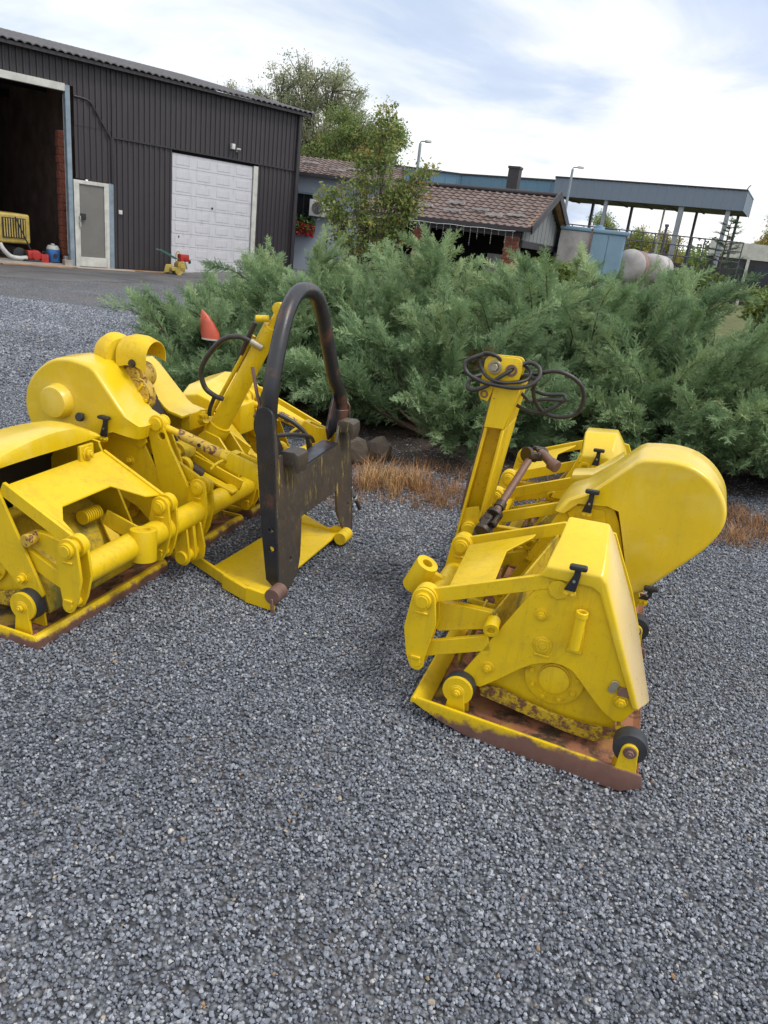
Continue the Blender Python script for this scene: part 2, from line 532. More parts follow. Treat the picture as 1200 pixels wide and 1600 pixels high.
# ------------------------------------------------------------------ junipers
t = MT('juniper_foliage')
at = t.n('ShaderNodeAttribute'); at.attribute_type = 'INSTANCER'; at.attribute_name = 'tint'
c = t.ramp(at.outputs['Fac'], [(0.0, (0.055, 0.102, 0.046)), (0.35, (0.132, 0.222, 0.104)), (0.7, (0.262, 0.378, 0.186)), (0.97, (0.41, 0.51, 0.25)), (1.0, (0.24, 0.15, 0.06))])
v = t.coord('Object')
sp = t.n('ShaderNodeSeparateXYZ'); t.l(v, sp.inputs[0])
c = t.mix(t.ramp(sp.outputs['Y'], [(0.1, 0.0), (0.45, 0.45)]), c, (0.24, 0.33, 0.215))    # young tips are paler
t.set(c, 0.72, spec=0.25)
t.b.inputs['Transmission Weight'].default_value = 0.0
simple('juniper_bark', (0.10, 0.065, 0.045), 0.9, var=0.4, scale=20, bump=0.5)

def spray_mesh(name, seed, length=0.29, nside=13, mat='juniper_foliage'):
    """a feathery juniper plume lying along +Y: a stem, side shoots, scale-leaf twigs on each"""
    r_ = random.Random(seed); V, Fc = [], []
    def blade(p, d, w_, ln, nrm):
        s_ = d.cross(nrm).normalized() * w_
        n_ = len(V)
        q = p + d * ln
        V.extend([tuple(p - s_ * .5), tuple(p + s_ * .5), tuple(p + d * ln * .55 + s_), tuple(q), tuple(p + d * ln * .55 - s_)])
        Fc.append((n_, n_ + 1, n_ + 2, n_ + 3)); Fc.append((n_, n_ + 3, n_ + 4, n_ + 4))
    bend = r_.uniform(-.12, .12); lift = r_.uniform(-.10, .16)
    def axis(t_): return Vector((bend * t_ * t_ * length, t_ * length, lift * t_ * t_ * length * 1.4))
    for i in range(nside):
        t_ = 0.04 + 0.9 * i / (nside - 1)
        p = axis(t_)
        ln = length * (0.42 * (1 - t_) ** 0.75 * min(1, .45 + 2.2 * t_) + 0.07) * r_.uniform(.55, 1.35)
        for sd_ in (-1, 1):
            a = R(r_.uniform(18, 58)); el = r_.uniform(-1.0, 1.2)
            d = Vector((sd_ * math.sin(a), math.cos(a), el * .6)).normalized()
            nrm = Vector((r_.uniform(-.5, .5), r_.uniform(-.5, .5), 1)).normalized()
            blade(p, d, .0024, ln, nrm)
            m_ = max(2, int(ln / .0135))
            for k in range(m_):
                u = (k + .7) / (m_ + .4)
                for s2 in (-1, 1):
                    e = Vector((r_.uniform(-.35, .35), r_.uniform(.1, .7), r_.uniform(-.4, .5)))
                    dd = (d + d.cross(nrm) * s2 * .75 + e * .55).normalized()
                    blade(p + d * ln * u, dd, .0027, r_.uniform(.011, .026) * (1.25 - .5 * u), (nrm + Vector((r_.uniform(-.8, .8), r_.uniform(-.8, .8), 0))).normalized())
    for k in range(5):
        blade(axis(k / 5), (axis((k + 1) / 5) - axis(k / 5)).normalized(), .0035, length / 5 * 1.15, Vector((0, 0, 1)))
    Fc = [tuple(dict.fromkeys(f)) for f in Fc]
    me_ = bpy.data.meshes.new(name); me_.from_pydata(V, [], Fc); me_.materials.append(MATS[mat])
    return me_
sprays = [proto('juniper_spray', spray_mesh('juniper_spray', 100 + i)) for i in range(6)]

def juniper(cx, cy, rad, h, n_br, seed, label, lean=(0, 0), dens=1.0, z0=0.0, sc_=1.0, tint0=0.0):
    r_ = random.Random(seed)
    root = thing('juniper_shrub', label, 'shrub', (cx, cy, z0), 0, 'spreading junipers in the bed')
    pts, dirs, scl, tin = [], [], [], []
    wood = MB()
    for b in range(n_br):
        bg_ = b // 4                        # four branches make one bough; dark gaps are left between boughs
        if b % 4 == 0:
            baz = 2 * math.pi * (bg_ + r_.uniform(-.25, .25)) * 0.381966; bj = r_.uniform(-6, 6); bl_ = r_.uniform(.78, 1.14); bt_ = r_.uniform(.70, 1.10); btone = r_.gauss(0, .07)
        az = baz + r_.gauss(0, .17)
        f_ = (bg_ * 4 + 2) / n_br
        el = R(6 + 60 * (1 - f_) ** 1.15 + bj + r_.gauss(0, 3))
        ln_h = rad * (0.45 + 0.62 * f_ ** .7) * bl_ * r_.uniform(.90, 1.08)
        top = h * (1.0 - 0.66 * f_ ** 1.4) * bt_ * r_.uniform(.92, 1.08)
        dr = Vector((math.cos(az), math.sin(az), 0))
        tip = dr * ln_h * (0.35 + .65 * math.cos(el)) + Vector((lean[0], lean[1], 0)) * h * .5 + Vector((0, 0, top))
        base = dr * r_.uniform(.02, .12)
        mid = base.lerp(tip, .5) + Vector((0, 0, -top * .10)) + Vector((r_.uniform(-.1, .1), r_.uniform(-.1, .1), 0))
        path = smoothpath([base, mid, tip], 8)
        wood.tube(path, .018, 5, 1, False, .004)
        n_sub = int((5.0 + 3.0 * f_) * dens)
        for k in range(n_sub):
            u = 0.34 + 0.66 * (k + r_.random()) / n_sub
            i0 = min(int(u * (len(path) - 1)), len(path) - 2)
            p = path[i0].lerp(path[i0 + 1], u * (len(path) - 1) - i0)
            td = (path[i0 + 1] - path[i0]).normalized()
            side = Vector((r_.gauss(0, 1), r_.gauss(0, 1), r_.gauss(0.1, .28)))
            side = (side - td * side.dot(td)).normalized()
            d = (td * .9 + side * r_.uniform(.15, .6) + dr * .50 + Vector((0, 0, .04))).normalized()
            ln = r_.uniform(.26, .52) * (1.1 - .25 * f_) * sc_
            q1 = p + d * ln * .5 + Vector((0, 0, .03)); q2 = p + d * ln + Vector((0, 0, -.02 + r_.uniform(-.06, .08)))
            sub = smoothpath([p, q1, q2], 4)
            wood.tube(sub, .006, 4, 1, False, .002)
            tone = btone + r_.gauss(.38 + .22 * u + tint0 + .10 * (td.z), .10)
            dead = r_.random() < .006
            m_ = 9
            for j in range(m_):
                w_ = (j + .6) / m_; a0 = min(int(w_ * (len(sub) - 1)), len(sub) - 2)
                s_ = sub[a0].lerp(sub[a0 + 1], w_ * (len(sub) - 1) - a0); sd2 = (sub[a0 + 1] - sub[a0]).normalized()
                jit = Vector((r_.gauss(0, 1), r_.gauss(0, 1), r_.gauss(0, .8)))
                jit = (jit - sd2 * jit.dot(sd2)).normalized()
                dd = (sd2 + jit * r_.uniform(.15, .75) * (1.15 - .75 * w_)).normalized()
                pts.append(s_); dirs.append(dd)
                scl.append(r_.uniform(.60, .95) * (1.05 - .30 * w_) * sc_)
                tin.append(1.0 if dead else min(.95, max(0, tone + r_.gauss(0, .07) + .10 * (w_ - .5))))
    pts = np.array(pts); pts[:, 2] = np.maximum(pts[:, 2], .05)
    rr = np.array([r_.uniform(-1.2, 1.2) for _ in pts])
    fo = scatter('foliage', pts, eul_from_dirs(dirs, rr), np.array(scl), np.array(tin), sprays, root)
    fo['kind'] = 'stuff'
    wood.build('branches', 'juniper_bark', root, flat=True)['kind'] = 'stuff'
    return root
JN = [
 (-1.55, 6.9, 0.95, 0.74, 48, 'small low juniper around the orange cone', (-.2, 0), .06),
 (-1.70, 8.4, 0.65, 0.50, 36, 'low juniper whose tips reach furthest left over the gravel', (-.3, 0), .07),
 (-1.15, 10.4, 1.0, 1.02, 44, 'juniper in front of the garage door corner', (-.3, 0), .06),
 (-1.20, 8.8, 1.15, 0.98, 62, 'low juniper at the left end of the bed, nearest the asphalt', (-.25, 0), .05),
 (-0.55, 7.5, 1.40, 0.98, 74, 'juniper right behind the black hitch frame', (-.15, -.1), .02),
 (0.55, 7.9, 1.6, 1.32, 80, 'tall juniper in front of the leafy pear tree', (-.1, 0), .0),
 (0.45, 6.15, 1.05, 0.82, 60, 'low juniper between the two machines above the dry grass', (0, 0), -.02),
 (1.75, 7.5, 1.7, 1.42, 88, 'tallest juniper, behind the upright yellow arm', (.05, 0), -.04),
 (3.05, 7.7, 1.75, 1.37, 86, 'juniper in front of the white tanks', (.25, 0), .02),
 (2.55, 6.2, 1.25, 0.95, 64, 'low juniper behind the round yellow hood', (.1, 0), -.02),
 (4.35, 8.1, 1.35, 0.82, 60, 'juniper at the right edge of the picture', (.25, 0), .03),
 (3.75, 6.5, 1.2, 0.90, 58, 'low juniper at the right edge beside the rusty needles', (.15, 0), -.03),
 (1.7, 9.4, 1.4, 1.36, 56, 'juniper at the back of the bed under the gable', (0, 0), .05),
 (-0.1, 9.6, 1.4, 1.20, 52, 'juniper at the back of the bed beside the grey house', (-.1, 0), .05),
]
for i, (x, y, rd, h, nb, lb, ln, ti) in enumerate(JN):
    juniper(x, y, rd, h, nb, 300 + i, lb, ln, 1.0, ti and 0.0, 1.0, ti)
# ------------------------------------------------------------------ machine paints
def paint(name, base, chip=0.0, grime=0.35, rough=0.36, rust_z=None, streak=0.0):
    t = MT(name)
    v = t.coord('Object')
    c = t.mix(t.ramp(t.noise(v, 3.0, 5, 0.6), [(0.35, 0.0), (0.7, 1.0)]), base, tuple(min(1, x * 0.84) for x in base))
    g = t.ramp(t.noise(v, 9.0, 8, 0.72, 0.4), [(0.52, 0.0), (0.78, grime)])
    c = t.mix(g, c, (0.30, 0.19, 0.03))
    fine = t.ramp(t.noise(v, 55.0, 6, 0.75), [(0.60, 0.0), (0.72, grime * 1.1)])
    c = t.mix(fine, c, (0.20, 0.13, 0.035))
    # small chips down to the primer, thicker where noise fields meet
    ck = t.math('MULTIPLY', t.ramp(t.noise(v, 48.0, 7, 0.75), [(0.62, 0.0), (0.66, 1.0)]), t.ramp(t.noise(v, 5.0, 4, 0.6), [(0.50, 0.0), (0.62, 1.0)]))
    c = t.mix(t.math('MULTIPLY', ck, 0.25 if name.startswith('yellow_cover') else 0.8), c, (0.16, 0.075, 0.035))
    st = t.ramp(t.noise(t.coord('Object', (22, 22, 1.6)), 1.6, 6, 0.7), [(0.52, 0.0), (0.80, grime * .9)])
    c = t.mix(st, c, (0.34, 0.21, 0.03))
    sk_ = t.ramp(t.noise(v, 130.0, 3, 0.6), [(0.71, 0.0), (0.74, 0.8)])
    c = t.mix(sk_, c, (0.05, 0.035, 0.02))
    if name == 'yellow_cover_pale_flank':      # the outward flank of this cover is mixed towards pale tan
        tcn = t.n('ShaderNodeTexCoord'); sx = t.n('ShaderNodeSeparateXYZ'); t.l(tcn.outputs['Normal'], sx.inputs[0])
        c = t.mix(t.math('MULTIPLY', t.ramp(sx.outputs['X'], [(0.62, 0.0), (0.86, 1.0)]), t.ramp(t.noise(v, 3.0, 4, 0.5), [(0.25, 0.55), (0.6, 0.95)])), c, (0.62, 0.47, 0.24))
    if name.startswith('yellow_cover'):
        c = t.mix(t.ramp(t.noise(v, 3.4, 5, 0.6, .6), [(0.50, 0.0), (0.70, 0.42)]), c, (0.80, 0.64, 0.20))
    if chip:
        k = t.ramp(t.noise(v, 34.0, 9, 0.75, 0.8), [(0.69 - chip * .10, 0.0), (0.72 - chip * .10, 1.0)])
        c = t.mix(k, c, t.mix(t.noise(v, 70, 3), (0.16, 0.055, 0.03), (0.09, 0.05, 0.05)))
    if rust_z:
        sp = t.n('ShaderNodeSeparateXYZ'); t.l(v, sp.inputs[0])
        hgt = t.math('ADD', t.math('SUBTRACT', sp.outputs['Z'], t.math('MULTIPLY', t.math('SUBTRACT', sp.outputs['X'], 0.3), 0.085)), t.math('MULTIPLY', t.math('SUBTRACT', t.noise(v, 14, 7, 0.7), 0.5), 0.10))
        k = t.ramp(hgt, [(rust_z - .006, 1.0), (rust_z + .012, 0.0)])
        rst = t.mix(t.noise(v, 26, 6, 0.7), (0.13, 0.058, 0.040), (0.235, 0.13, 0.105))
        c = t.mix(k, c, rst)
    r_ = t.ramp(t.noise(v, 12, 5, 0.6), [(0.3, rough - .06), (0.75, rough + .22)])
    t.set(c, r_, spec=0.5)
    t.bump(t.noise(v, 180, 4, 0.6), 0.06, 0.002)
    if name.startswith('yellow_cover'):
        t.b.inputs['Coat Weight'].default_value = 0.6; t.b.inputs['Coat Roughness'].default_value = 0.22
    return t.m
YEL = (0.76, 0.520, 0.004)
paint('yellow_paint', YEL, 0.18, 0.46)
paint('yellow_cover', (0.78, 0.545, 0.005), 0.0, 0.18, 0.30)
paint('yellow_cover_pale_flank', (0.78, 0.545, 0.005), 0.0, 0.18, 0.30)
paint('yellow_worn', YEL, 0.55, 0.55, 0.45)
paint('yellow_link', (0.60, 0.40, 0.05), 1.6, 0.6, 0.5)
paint('yellow_skid', YEL, 0.35, 0.5, 0.45, rust_z=0.062)
# rusty inside of the tray: red oxide with dark oil and moss
t = MT('rust_floor'); v = t.coord('Object')
c = t.mix(t.noise(v, 18, 8, 0.72), (0.30, 0.105, 0.055), (0.42, 0.20, 0.11))
c = t.mix(t.ramp(t.noise(v, 7, 6, 0.75, .5), [(0.46, 0.0), (0.56, 0.92)]), c, (0.045, 0.04, 0.022))
c = t.mix(t.ramp(t.noise(v, 5, 5, 0.6), [(0.56, 0.0), (0.64, 0.8)]), c, (0.42, 0.28, 0.02))
t.set(c, 0.75); t.bump(t.noise(v, 90, 5), 0.3, 0.004)
t = MT('yellow_mossy'); v = t.coord('Object')
c = t.mix(t.ramp(t.noise(v, 4.5, 6, 0.7, .3), [(0.47, 0.0), (0.62, 0.9)]), (0.52, 0.36, 0.01), (0.10, 0.10, 0.025))
c = t.mix(t.ramp(t.noise(v, 40, 6, 0.7), [(0.55, 0.0), (0.68, 0.55)]), c, (0.05, 0.05, 0.03))
t.set(c, 0.7); t.bump(t.noise(v, 120, 5), 0.25, 0.004)
t = MT('rust_crust'); v = t.coord('Object')
c = t.mix(t.ramp(t.noise(v, 38, 8, 0.75), [(0.44, 0.0), (0.55, 1.0)]), (0.55, 0.38, 0.01), (0.15, 0.07, 0.03))
t.set(c, 0.8); t.bump(t.noise(v, 70, 8, 0.75), 0.9, 0.01)
t = MT('black_worn'); v = t.coord('Object'); vs_ = t.coord('Object', (40, 40, 3.0))
c = t.mix(t.noise(v, 5, 6, .6), (0.013, 0.014, 0.018), (0.028, 0.029, 0.035))
c = t.mix(t.ramp(t.noise(v, 6.5, 7, 0.72, .5), [(0.55, 0.0), (0.66, 0.85)]), c, (0.115, 0.05, 0.032))
t.set(c, t.ramp(t.noise(v, 10, 5), [(0.3, 0.25), (0.7, 0.5)])); t.bump(t.noise(v, 60, 5), 0.12, 0.003)
t = MT('black_scratched'); v = t.coord('Object'); vs_ = t.coord('Object', (30, 30, 2.2))
c = t.mix(t.noise(v, 6, 6, .6), (0.030, 0.029, 0.027), (0.08, 0.062, 0.045))
c = t.mix(t.ramp(t.noise(v, 4.5, 7, 0.7, .5), [(0.50, 0.0), (0.68, 0.75)]), c, (0.12, 0.072, 0.045))
c = t.mix(t.math('MULTIPLY', t.ramp(t.noise(vs_, 1.6, 8, 0.8), [(0.555, 0.0), (0.60, 0.85)]), t.ramp(t.noise(v, 7, 4, 0.6), [(0.50, 0.0), (0.60, 1.0)])), c, (0.52, 0.37, 0.05))
c = t.mix(t.ramp(t.noise(v, 30, 8, 0.8), [(0.54, 0.0), (0.66, 0.45)]), c, (0.16, 0.15, 0.14))
t.set(c, 0.5); t.bump(t.noise(vs_, 2.2, 6), 0.15, 0.003)
t = MT('rusty_steel'); v = t.coord('Object')
c = t.mix(t.noise(v, 22, 7, .7), (0.10, 0.05, 0.04), (0.26, 0.16, 0.13))
t.set(c, 0.55, 0.2); t.bump(t.noise(v, 120, 5), 0.3, 0.003)
t = MT('greasy_steel'); v = t.coord('Object')
c = t.mix(t.noise(v, 30, 7, .7), (0.03, 0.025, 0.022), (0.10, 0.075, 0.06))
t.set(c, 0.45, 0.4); t.bump(t.noise(v, 120, 5), 0.4, 0.004)
simple('rubber', (0.018, 0.019, 0.022), 0.55, var=0.3, scale=30, bump=0.2)
simple('rubber_tyre', (0.028, 0.030, 0.036), 0.5, var=0.35, scale=14, bump=0.15)
simple('hose', (0.028, 0.026, 0.026), 0.42, var=0.4, scale=25)
simple('zinc', (0.42, 0.38, 0.28), 0.35, 0.7, var=0.3, scale=20)
simple('bright_steel', (0.55, 0.54, 0.52), 0.3, 0.9, var=0.2, scale=20)
simple('dark_inside', (0.022, 0.018, 0.014), 0.85, var=0.4, scale=8)

# ------------------------------------------------------------------ mower head, shared by both machines
def rev(p): return list(reversed(p))
def arcpts(cx, cz, r, a0, a1, n):
    return [(cx + r * math.cos(R(a0 + (a1 - a0) * i / n)), cz + r * math.sin(R(a0 + (a1 - a0) * i / n))) for i in range(n + 1)]
def capsule(p, q, r0_, r1_, n=8):
    """outline of a rounded plate from p to q"""
    p, q = Vector(p), Vector(q); a = math.degrees(math.atan2(q.y - p.y, q.x - p.x))
    return arcpts(p.x, p.y, r0_, a + 90, a + 270, n) + arcpts(q.x, q.y, r1_, a - 90, a + 90, n)

def smooth_arc(P, i0, i1, per=3):
    q = smoothpath([(a, b, 0) for a, b in P[i0:i1]], per)
    return list(P[:i0]) + [(v_.x, v_.y) for v_ in q] + list(P[i1:])
def latch(root, x, y, z, h=0.085, lean=0.02, n=-1):
    """rubber T-latch on the hood's near face; n: side it faces"""
    m = MB()
    m.plate([(x - .010 + lean, z - .005), (x - .009 + lean, z - .025), (x - .018, z - h), (x + .018, z - h), (x + .011 + lean, z - .025), (x + .010 + lean, z - .005)], y + n * .014, y + n * .002)
    m.plate(capsule((x + lean - .020, z + .004), (x + lean + .020, z + .006), .0075, .0075), y + n * .030, y + n * .004)
    o = m.build('latch', 'rubber', root, .003, 2)
    k = MB(); k.plate(capsule((x - .006, z - h - .012), (x + .008, z - h - .012), .014, .014), y + n * .010, y)
    k.hexbolt((x - .008, y + n * .010, z - h - .012), (0, n, 0), .006, .006, 0)
    k.hexbolt((x + .009, y + n * .010, z - h - .012), (0, n, 0), .006, .006, 0)
    k.build('latch_keeper', 'yellow_worn', o)
    e = MB(); e.cyl((x + lean * .6, y + n * .013, z - h * .55), (x + lean * .6, y + n * .017, z - h * .55), .005, 8)
    e.build('rivet', 'bright_steel', o)
    return o

def roller(root, x, y, z, r, tyre_w=.036, out=-1, rust=False, base_z=.045):
    b = MB()
    yo = y + out * .004
    poly = [(x - .036, base_z - .012), (x - .030, base_z + .05), (x - .026, z)] + arcpts(x, z, .026, 180, 0, 8) + [(x + .026, z - .01), (x + .032, base_z + .05), (x + .040, base_z - .012)]
    b.plate(poly, yo - .006, yo + .006)
    b.plate(poly, yo + tyre_w + .026, yo + tyre_w + .036)
    br = b.build('roller_bracket', 'yellow_worn' if rust else 'yellow_paint', root, .002, 1)
    k = MB(); k.cyl((x, yo + .008, z), (x, yo + .012 + tyre_w, z), r, 32)
    k.build('tyre', 'rubber_tyre', br, .004, 2)
    k = MB(); k.cyl((x, yo - (.001 if rust else .004), z + .002), (x, yo + .010, z + .002), r * (.45 if rust else .93), 28)
    k.hexbolt((x, yo - .006, z), (0, -1, 0), .014, .014, 1.5)
    k.build('hub', 'rusty_steel' if rust else 'yellow_paint', br, .0015, 1)
    return br

def link_plates(root, x, y, s=1.0, pz=.436, bot=.182, inner=True, half=.050, bulge=None):
    """the diamond plates that carry a pivot above the beam"""
    zc_ = (pz + bot) / 2 + .02
    poly = arcpts(x, pz, .042, 160, 20, 8) + [(x + half + .004, zc_ + .03), (x + half, zc_), (x + half * .62, bot + .03)] + arcpts(x + .006, bot + .012, .027, -10, -170, 6) + [(x - half * .7, bot + .04), (x - half - .004, zc_ - .01), (x - half, zc_ + .03)]
    m = MB(); m.plate(poly, y - .032, y - .020)
    m.box((x - .022, y - .040, pz - .049), (x + .022, y - .031, pz - .041))
    m.box((x - .016, y - .040, bot + .030), (x + .020, y - .032, bot + .042))
    o = m.build('pivot_plate', 'yellow_paint', root, .002, 1)
    m = MB(); m.plate(poly, y + .020, y + .032)
    m.build('pivot_plate', 'yellow_paint', root, .002, 1)
    p = MB(); p.cyl((x, y - .046, pz), (x, y + .046, pz), .029, 24)
    p.cyl((x, y - .050, pz), (x, y - .045, pz), .022, 20)
    p.build('pin', 'yellow_paint', o, .0015, 1)
    p = MB(); p.cyl((x + .004, y - .036, bot + .016), (x + .004, y + .036, bot + .016), .018, 16); p.build('lower_pin', 'yellow_paint', o, .0015, 1)
    return o

def link_bar(root, x0, z0, x1, z1, y, h=.050, w_=.016):
    m = MB()
    d = Vector((x1 - x0, 0, z1 - z0)).normalized(); n_ = Vector((-d.z, 0, d.x))
    m.bar((x0, y, z0), (x1, y, z1), w_, h, n_)
    m.cyl((x0, y - .017, z0), (x0, y + .017, z0), .043, 24)
    return m.build('link_arm', 'yellow_paint', root, .002, 1)

def side_plate(root, y, dx, name='side_plate', thick=.012, top=True, y1=None):
    P = [(.334, .612), (.334, .600), (.134, .200), (.128, .185), (.150, .160), (.196, .150)] + [(.250, .197), (.317, .262), (.350, .288), (.377, .302), (.413, .315), (.448, .316), (.475, .308), (.496, .292), (.530, .258), (.566, .222), (.600, .190), (.642, .166), (.668, .172), (.700, .235), (.640, .390), (.530, .612), (.46, .622)]
    m = MB(); m.plate([(a + dx, b) for a, b in P], y, y + thick)
    return m.build(name, 'yellow_paint', root, .002, 1)

def head_body(root, y0, y1, dx, near=True):
    """rotor housing, rotor and bearing flange between the two side plates"""
    prof = [(.130, .105), (.150, .170), (.205, .255), (.290, .335), (.40, .385), (.50, .375), (.60, .30), (.66, .20), (.675, .11)]
    inn = [(a * .965 + .012, b - .014) for a, b in prof]
    ring = prof + rev(inn)
    m = MB(); m.loft([[(a + dx, y0, b) for a, b in ring], [(a + dx, y1, b) for a, b in ring]])
    m.build('rotor_housing', 'yellow_mossy', root, .002, 1)
    m = MB()
    m.plate([(a + dx, b) for a, b in [(.16, .13), (.20, .235), (.29, .32), (.40, .37), (.50, .36), (.59, .29), (.645, .19), (.655, .10), (.5, .075), (.3, .085)]], y0 + .018, y0 + .026)
    m.build('end_plate', 'yellow_worn', root, .001, 1)
    fl = MB(); c0 = (.430 + dx, .245)
    fl.cyl((c0[0], y0 + .002, c0[1]), (c0[0], y0 + .018, c0[1]), .098, 40)
    fl.cyl((c0[0], y0 - .004, c0[1]), (c0[0], y0 + .002, c0[1]), .055, 32)
    fl.cyl((c0[0], y0 - .014, c0[1]), (c0[0], y0 - .003, c0[1]), .050, 32)
    f = fl.build('bearing_flange', 'yellow_worn', root, .002, 2)
    for k in range(9):
        a = R(k * 40 + 12)
        b_ = MB(); b_.hexbolt((c0[0] + .078 * math.cos(a), y0 + .002, c0[1] + .078 * math.sin(a)), (0, -1, 0), .009, .010, 1.3)
        b_.build('bolt', 'yellow_worn', f)
    r_ = MB(); r_.cyl((.42 + dx, y0 + .03, .20), (.42 + dx, y1 - .02, .20), .075, 20)
    for k in range(22):
        a = R(k * 137); yy = y0 + .05 + (y1 - y0 - .1) * k / 21
        r_.bar((.42 + dx + .07 * math.cos(a), yy, .20 + .07 * math.sin(a)), (.42 + dx + .12 * math.cos(a), yy, .20 + .12 * math.sin(a)), .02, .008)
    r_.build('rotor', 'dark_inside', root)

def skid(root, y0, y1, x0, xl, skew=0.0, low=False):
    """boat-shaped sliding shoe: flat floor, turned-up front lip and a tall near rim"""
    def sk(m): m.T = Matrix(((1, 0, 0, 0), (skew, 1, 0, 0), (0, 0, 1, 0), (0, 0, 0, 1)))
    m = MB(); sk(m)
    X = lambda a: x0 + a * xl
    rim = [(X(0), .090), (X(1.0), .086), (X(1.015), .045), (X(.93), .006), (X(.65), .0), (X(.27), .006), (X(.10), .035), (X(-.015), .072)]
    if low: rim = [(X(-.01), .056), (X(1.0), .060), (X(1.0), .006), (X(.9), .0), (X(.0), .0), (X(-.03), .004), (X(-.035), .04)]
    m.plate(rim, y0 - .002, y0 + .010)
    r1 = m.build('skid_rim', 'yellow_skid', root, .0025, 2)
    m = MB(); sk(m)
    fl = [(X(-.012), .084), (X(.055), .045), (X(.12), .034), (X(.97), .030), (X(1.0), .046)]
    if low: fl = [(X(-.012), .054), (X(.04), .040), (X(.12), .030), (X(.97), .028), (X(1.0), .036)]
    under = [(a, b - .010) for a, b in fl]
    ring = fl + rev(under)
    m.loft([[(a, y0 + .012, b) for a, b in ring], [(a, y1, b) for a, b in ring]])
    f = m.build('skid_floor', 'rust_floor', root, .001, 1)
    m = MB(); sk(m)   # turned-up front lip
    lip = [(X(-.018), .088), (X(.052), .052), (X(.052), .046), (X(-.012), .066), (X(-.030), .060), (X(-.030), .078)]
    if low: lip = [(X(-.018), .058), (X(.030), .046), (X(.030), .036), (X(.0), .0), (X(-.035), .002), (X(-.040), .045)]
    m.loft([[(a, y0 + .0, b) for a, b in lip], [(a, y1, b) for a, b in lip]])
    m.build('skid_lip', 'yellow_skid', root, .003, 2)
    m = MB(); sk(m)   # wear bar under the lip
    m.bar((X(.16), y0 + .10, .052), (X(.16), y1 - .02, .052), .012, .024)
    m.build('skid_rib', 'rust_crust', root, .002, 1)
    m = MB(); sk(m)
    m.plate([(a * 1.0, b) for a, b in rim], y1, y1 + .010)
    m.build('skid_rim', 'yellow_skid', root, .0025, 1)

def sill(root, y, dx):
    """the crumbling deposit-covered lower edge of the housing"""
    r_ = random.Random(int(y * 1000))
    m = MB()
    top = [(.19, .150), (.26, .160), (.36, .135), (.46, .118), (.56, .110), (.635, .120), (.68, .150)]
    bot = [(.68, .105), (.60, .060), (.50, .066), (.40, .076), (.30, .090), (.20, .110)]
    P = [(a + dx, b + r_.uniform(-.006, .006)) for a, b in top + bot]
    m.plate(P, y, y + .014)
    m.build('lower_sill', 'rust_crust', root, .003, 1)
# ------------------------------------------------------------------ right machine
MB.mirror = 1.0
RM = thing('flail_mower', 'yellow triple-head mower on the right with large round hood and upright arm wrapped in hoses', 'mower', (0.187, 2.160, 0), R(-17))
YB = [(.08, .62), (.92, 1.33), (1.68, 2.20)]
SK = [(.005, .70), (.86, 1.44), (1.62, 2.30)]
for i, ((a, b), (s0, s1)) in enumerate(zip(YB, SK)):
    skid(RM, s0, s1, 0.0, .75, -.075)
    head_body(RM, a + .030, b - .02, 0.0)
    side_plate(RM, a, 0.0)
    side_plate(RM, b + .01, 0.0)
    sill(RM, a + .012, 0.0)
    for y in (a, b):
        link_bar(RM, -.037, .436, .352, .598, y + (.005 if y == a else 0), .050)
    for y in ((a, b) if i != 1 else (a, b)):
        link_plates(RM, -.037, y)
    # lower box arm and lower link
    m = MB()
    m.plate([(.0, .415), (.09, .424), (.205, .428), (.215, .372), (.02, .306), (-.02, .33)], a + .025, a + .055)
    m.build('box_arm', 'yellow_paint', RM, .003, 1)
    m = MB(); m.bar((-.03, a + .01, .232), (.20, a + .01, .325), .020, .055, (-.38, 0, .92))
    m.build('lower_link', 'yellow_paint', RM, .002, 1)
    m = MB(); m.cyl((.200, a + .02, .402), (.200, a - .024, .395), .024, 20)
    m.tubecyl((.200, a - .020, .395), (.203, a - .036, .392), .026, .013, 20)
    m.build('grease_boss', 'yellow_paint', RM, .001, 1)
    roller(RM, .130, s0 + .030, .142, .056, rust=False)
    roller(RM, .700, s0 - .040, .152, .052, .052, rust=True)
# deck plates on heads one and three
def on_link(x): return .436 + (x + .037) * .416 + .014
for y0_ in (.08, 1.68):
    P = [(.03, .10), (.0, .55), (.245, .56), (.238, .525), (.165, .41), (.178, .10)]
    m = MB()
    top = [(x, y + y0_ - .08, on_link(x)) for x, y in P]; bo = [(x, y, z - .009) for x, y, z in top]
    m.loft([top, bo])
    m.build('deck_plate', 'yellow_paint', RM, .002, 1)
# inner cross plates, seen between the links as darker yellow planes
for a, b in YB:
    m = MB()
    m.bar((.20, a + .03, .36), (.33, b - .02, .50), .008, .16, (0, 0, 1))
    m.bar((.10, a + .06, .20), (.10, b - .02, .20), .010, .06, (0, 0, 1))
    m.build('cross_plate', 'yellow_mossy', RM, .002, 1)
# near plate hardware
for x, z, r_ in ((.348, .477, .015), (.210, .235, .015)):
    m = MB(); m.hexbolt((x, .08, z), (0, -1, 0), r_, .016, 1.5); m.build('bolt', 'yellow_paint', RM, .001, 1)
m = MB(); m.hexbolt((.372, .08, .372), (0, -1, 0), .026, .010, 0); m.cyl((.372, .08, .372), (.372, .074, .372), .031, 24)
m.box((.350, .072, .332), (.400, .080, .340)); m.build('pivot_cap', 'yellow_paint', RM, .0015, 1)
m = MB(); m.cyl((.385, .08, .578), (.385, .072, .578), .034, 8); m.build('octagon_pad', 'yellow_worn', RM, .002, 1)
m = MB(); m.cyl((.470, .052, .400), (.470, .052, .520), .017, 18); m.tubecyl((.470, .052, .515), (.470, .052, .535), .020, .012, 18)
m.plate([(.446, .378), (.498, .378), (.490, .46), (.480, .50), (.462, .50)], .066, .080)
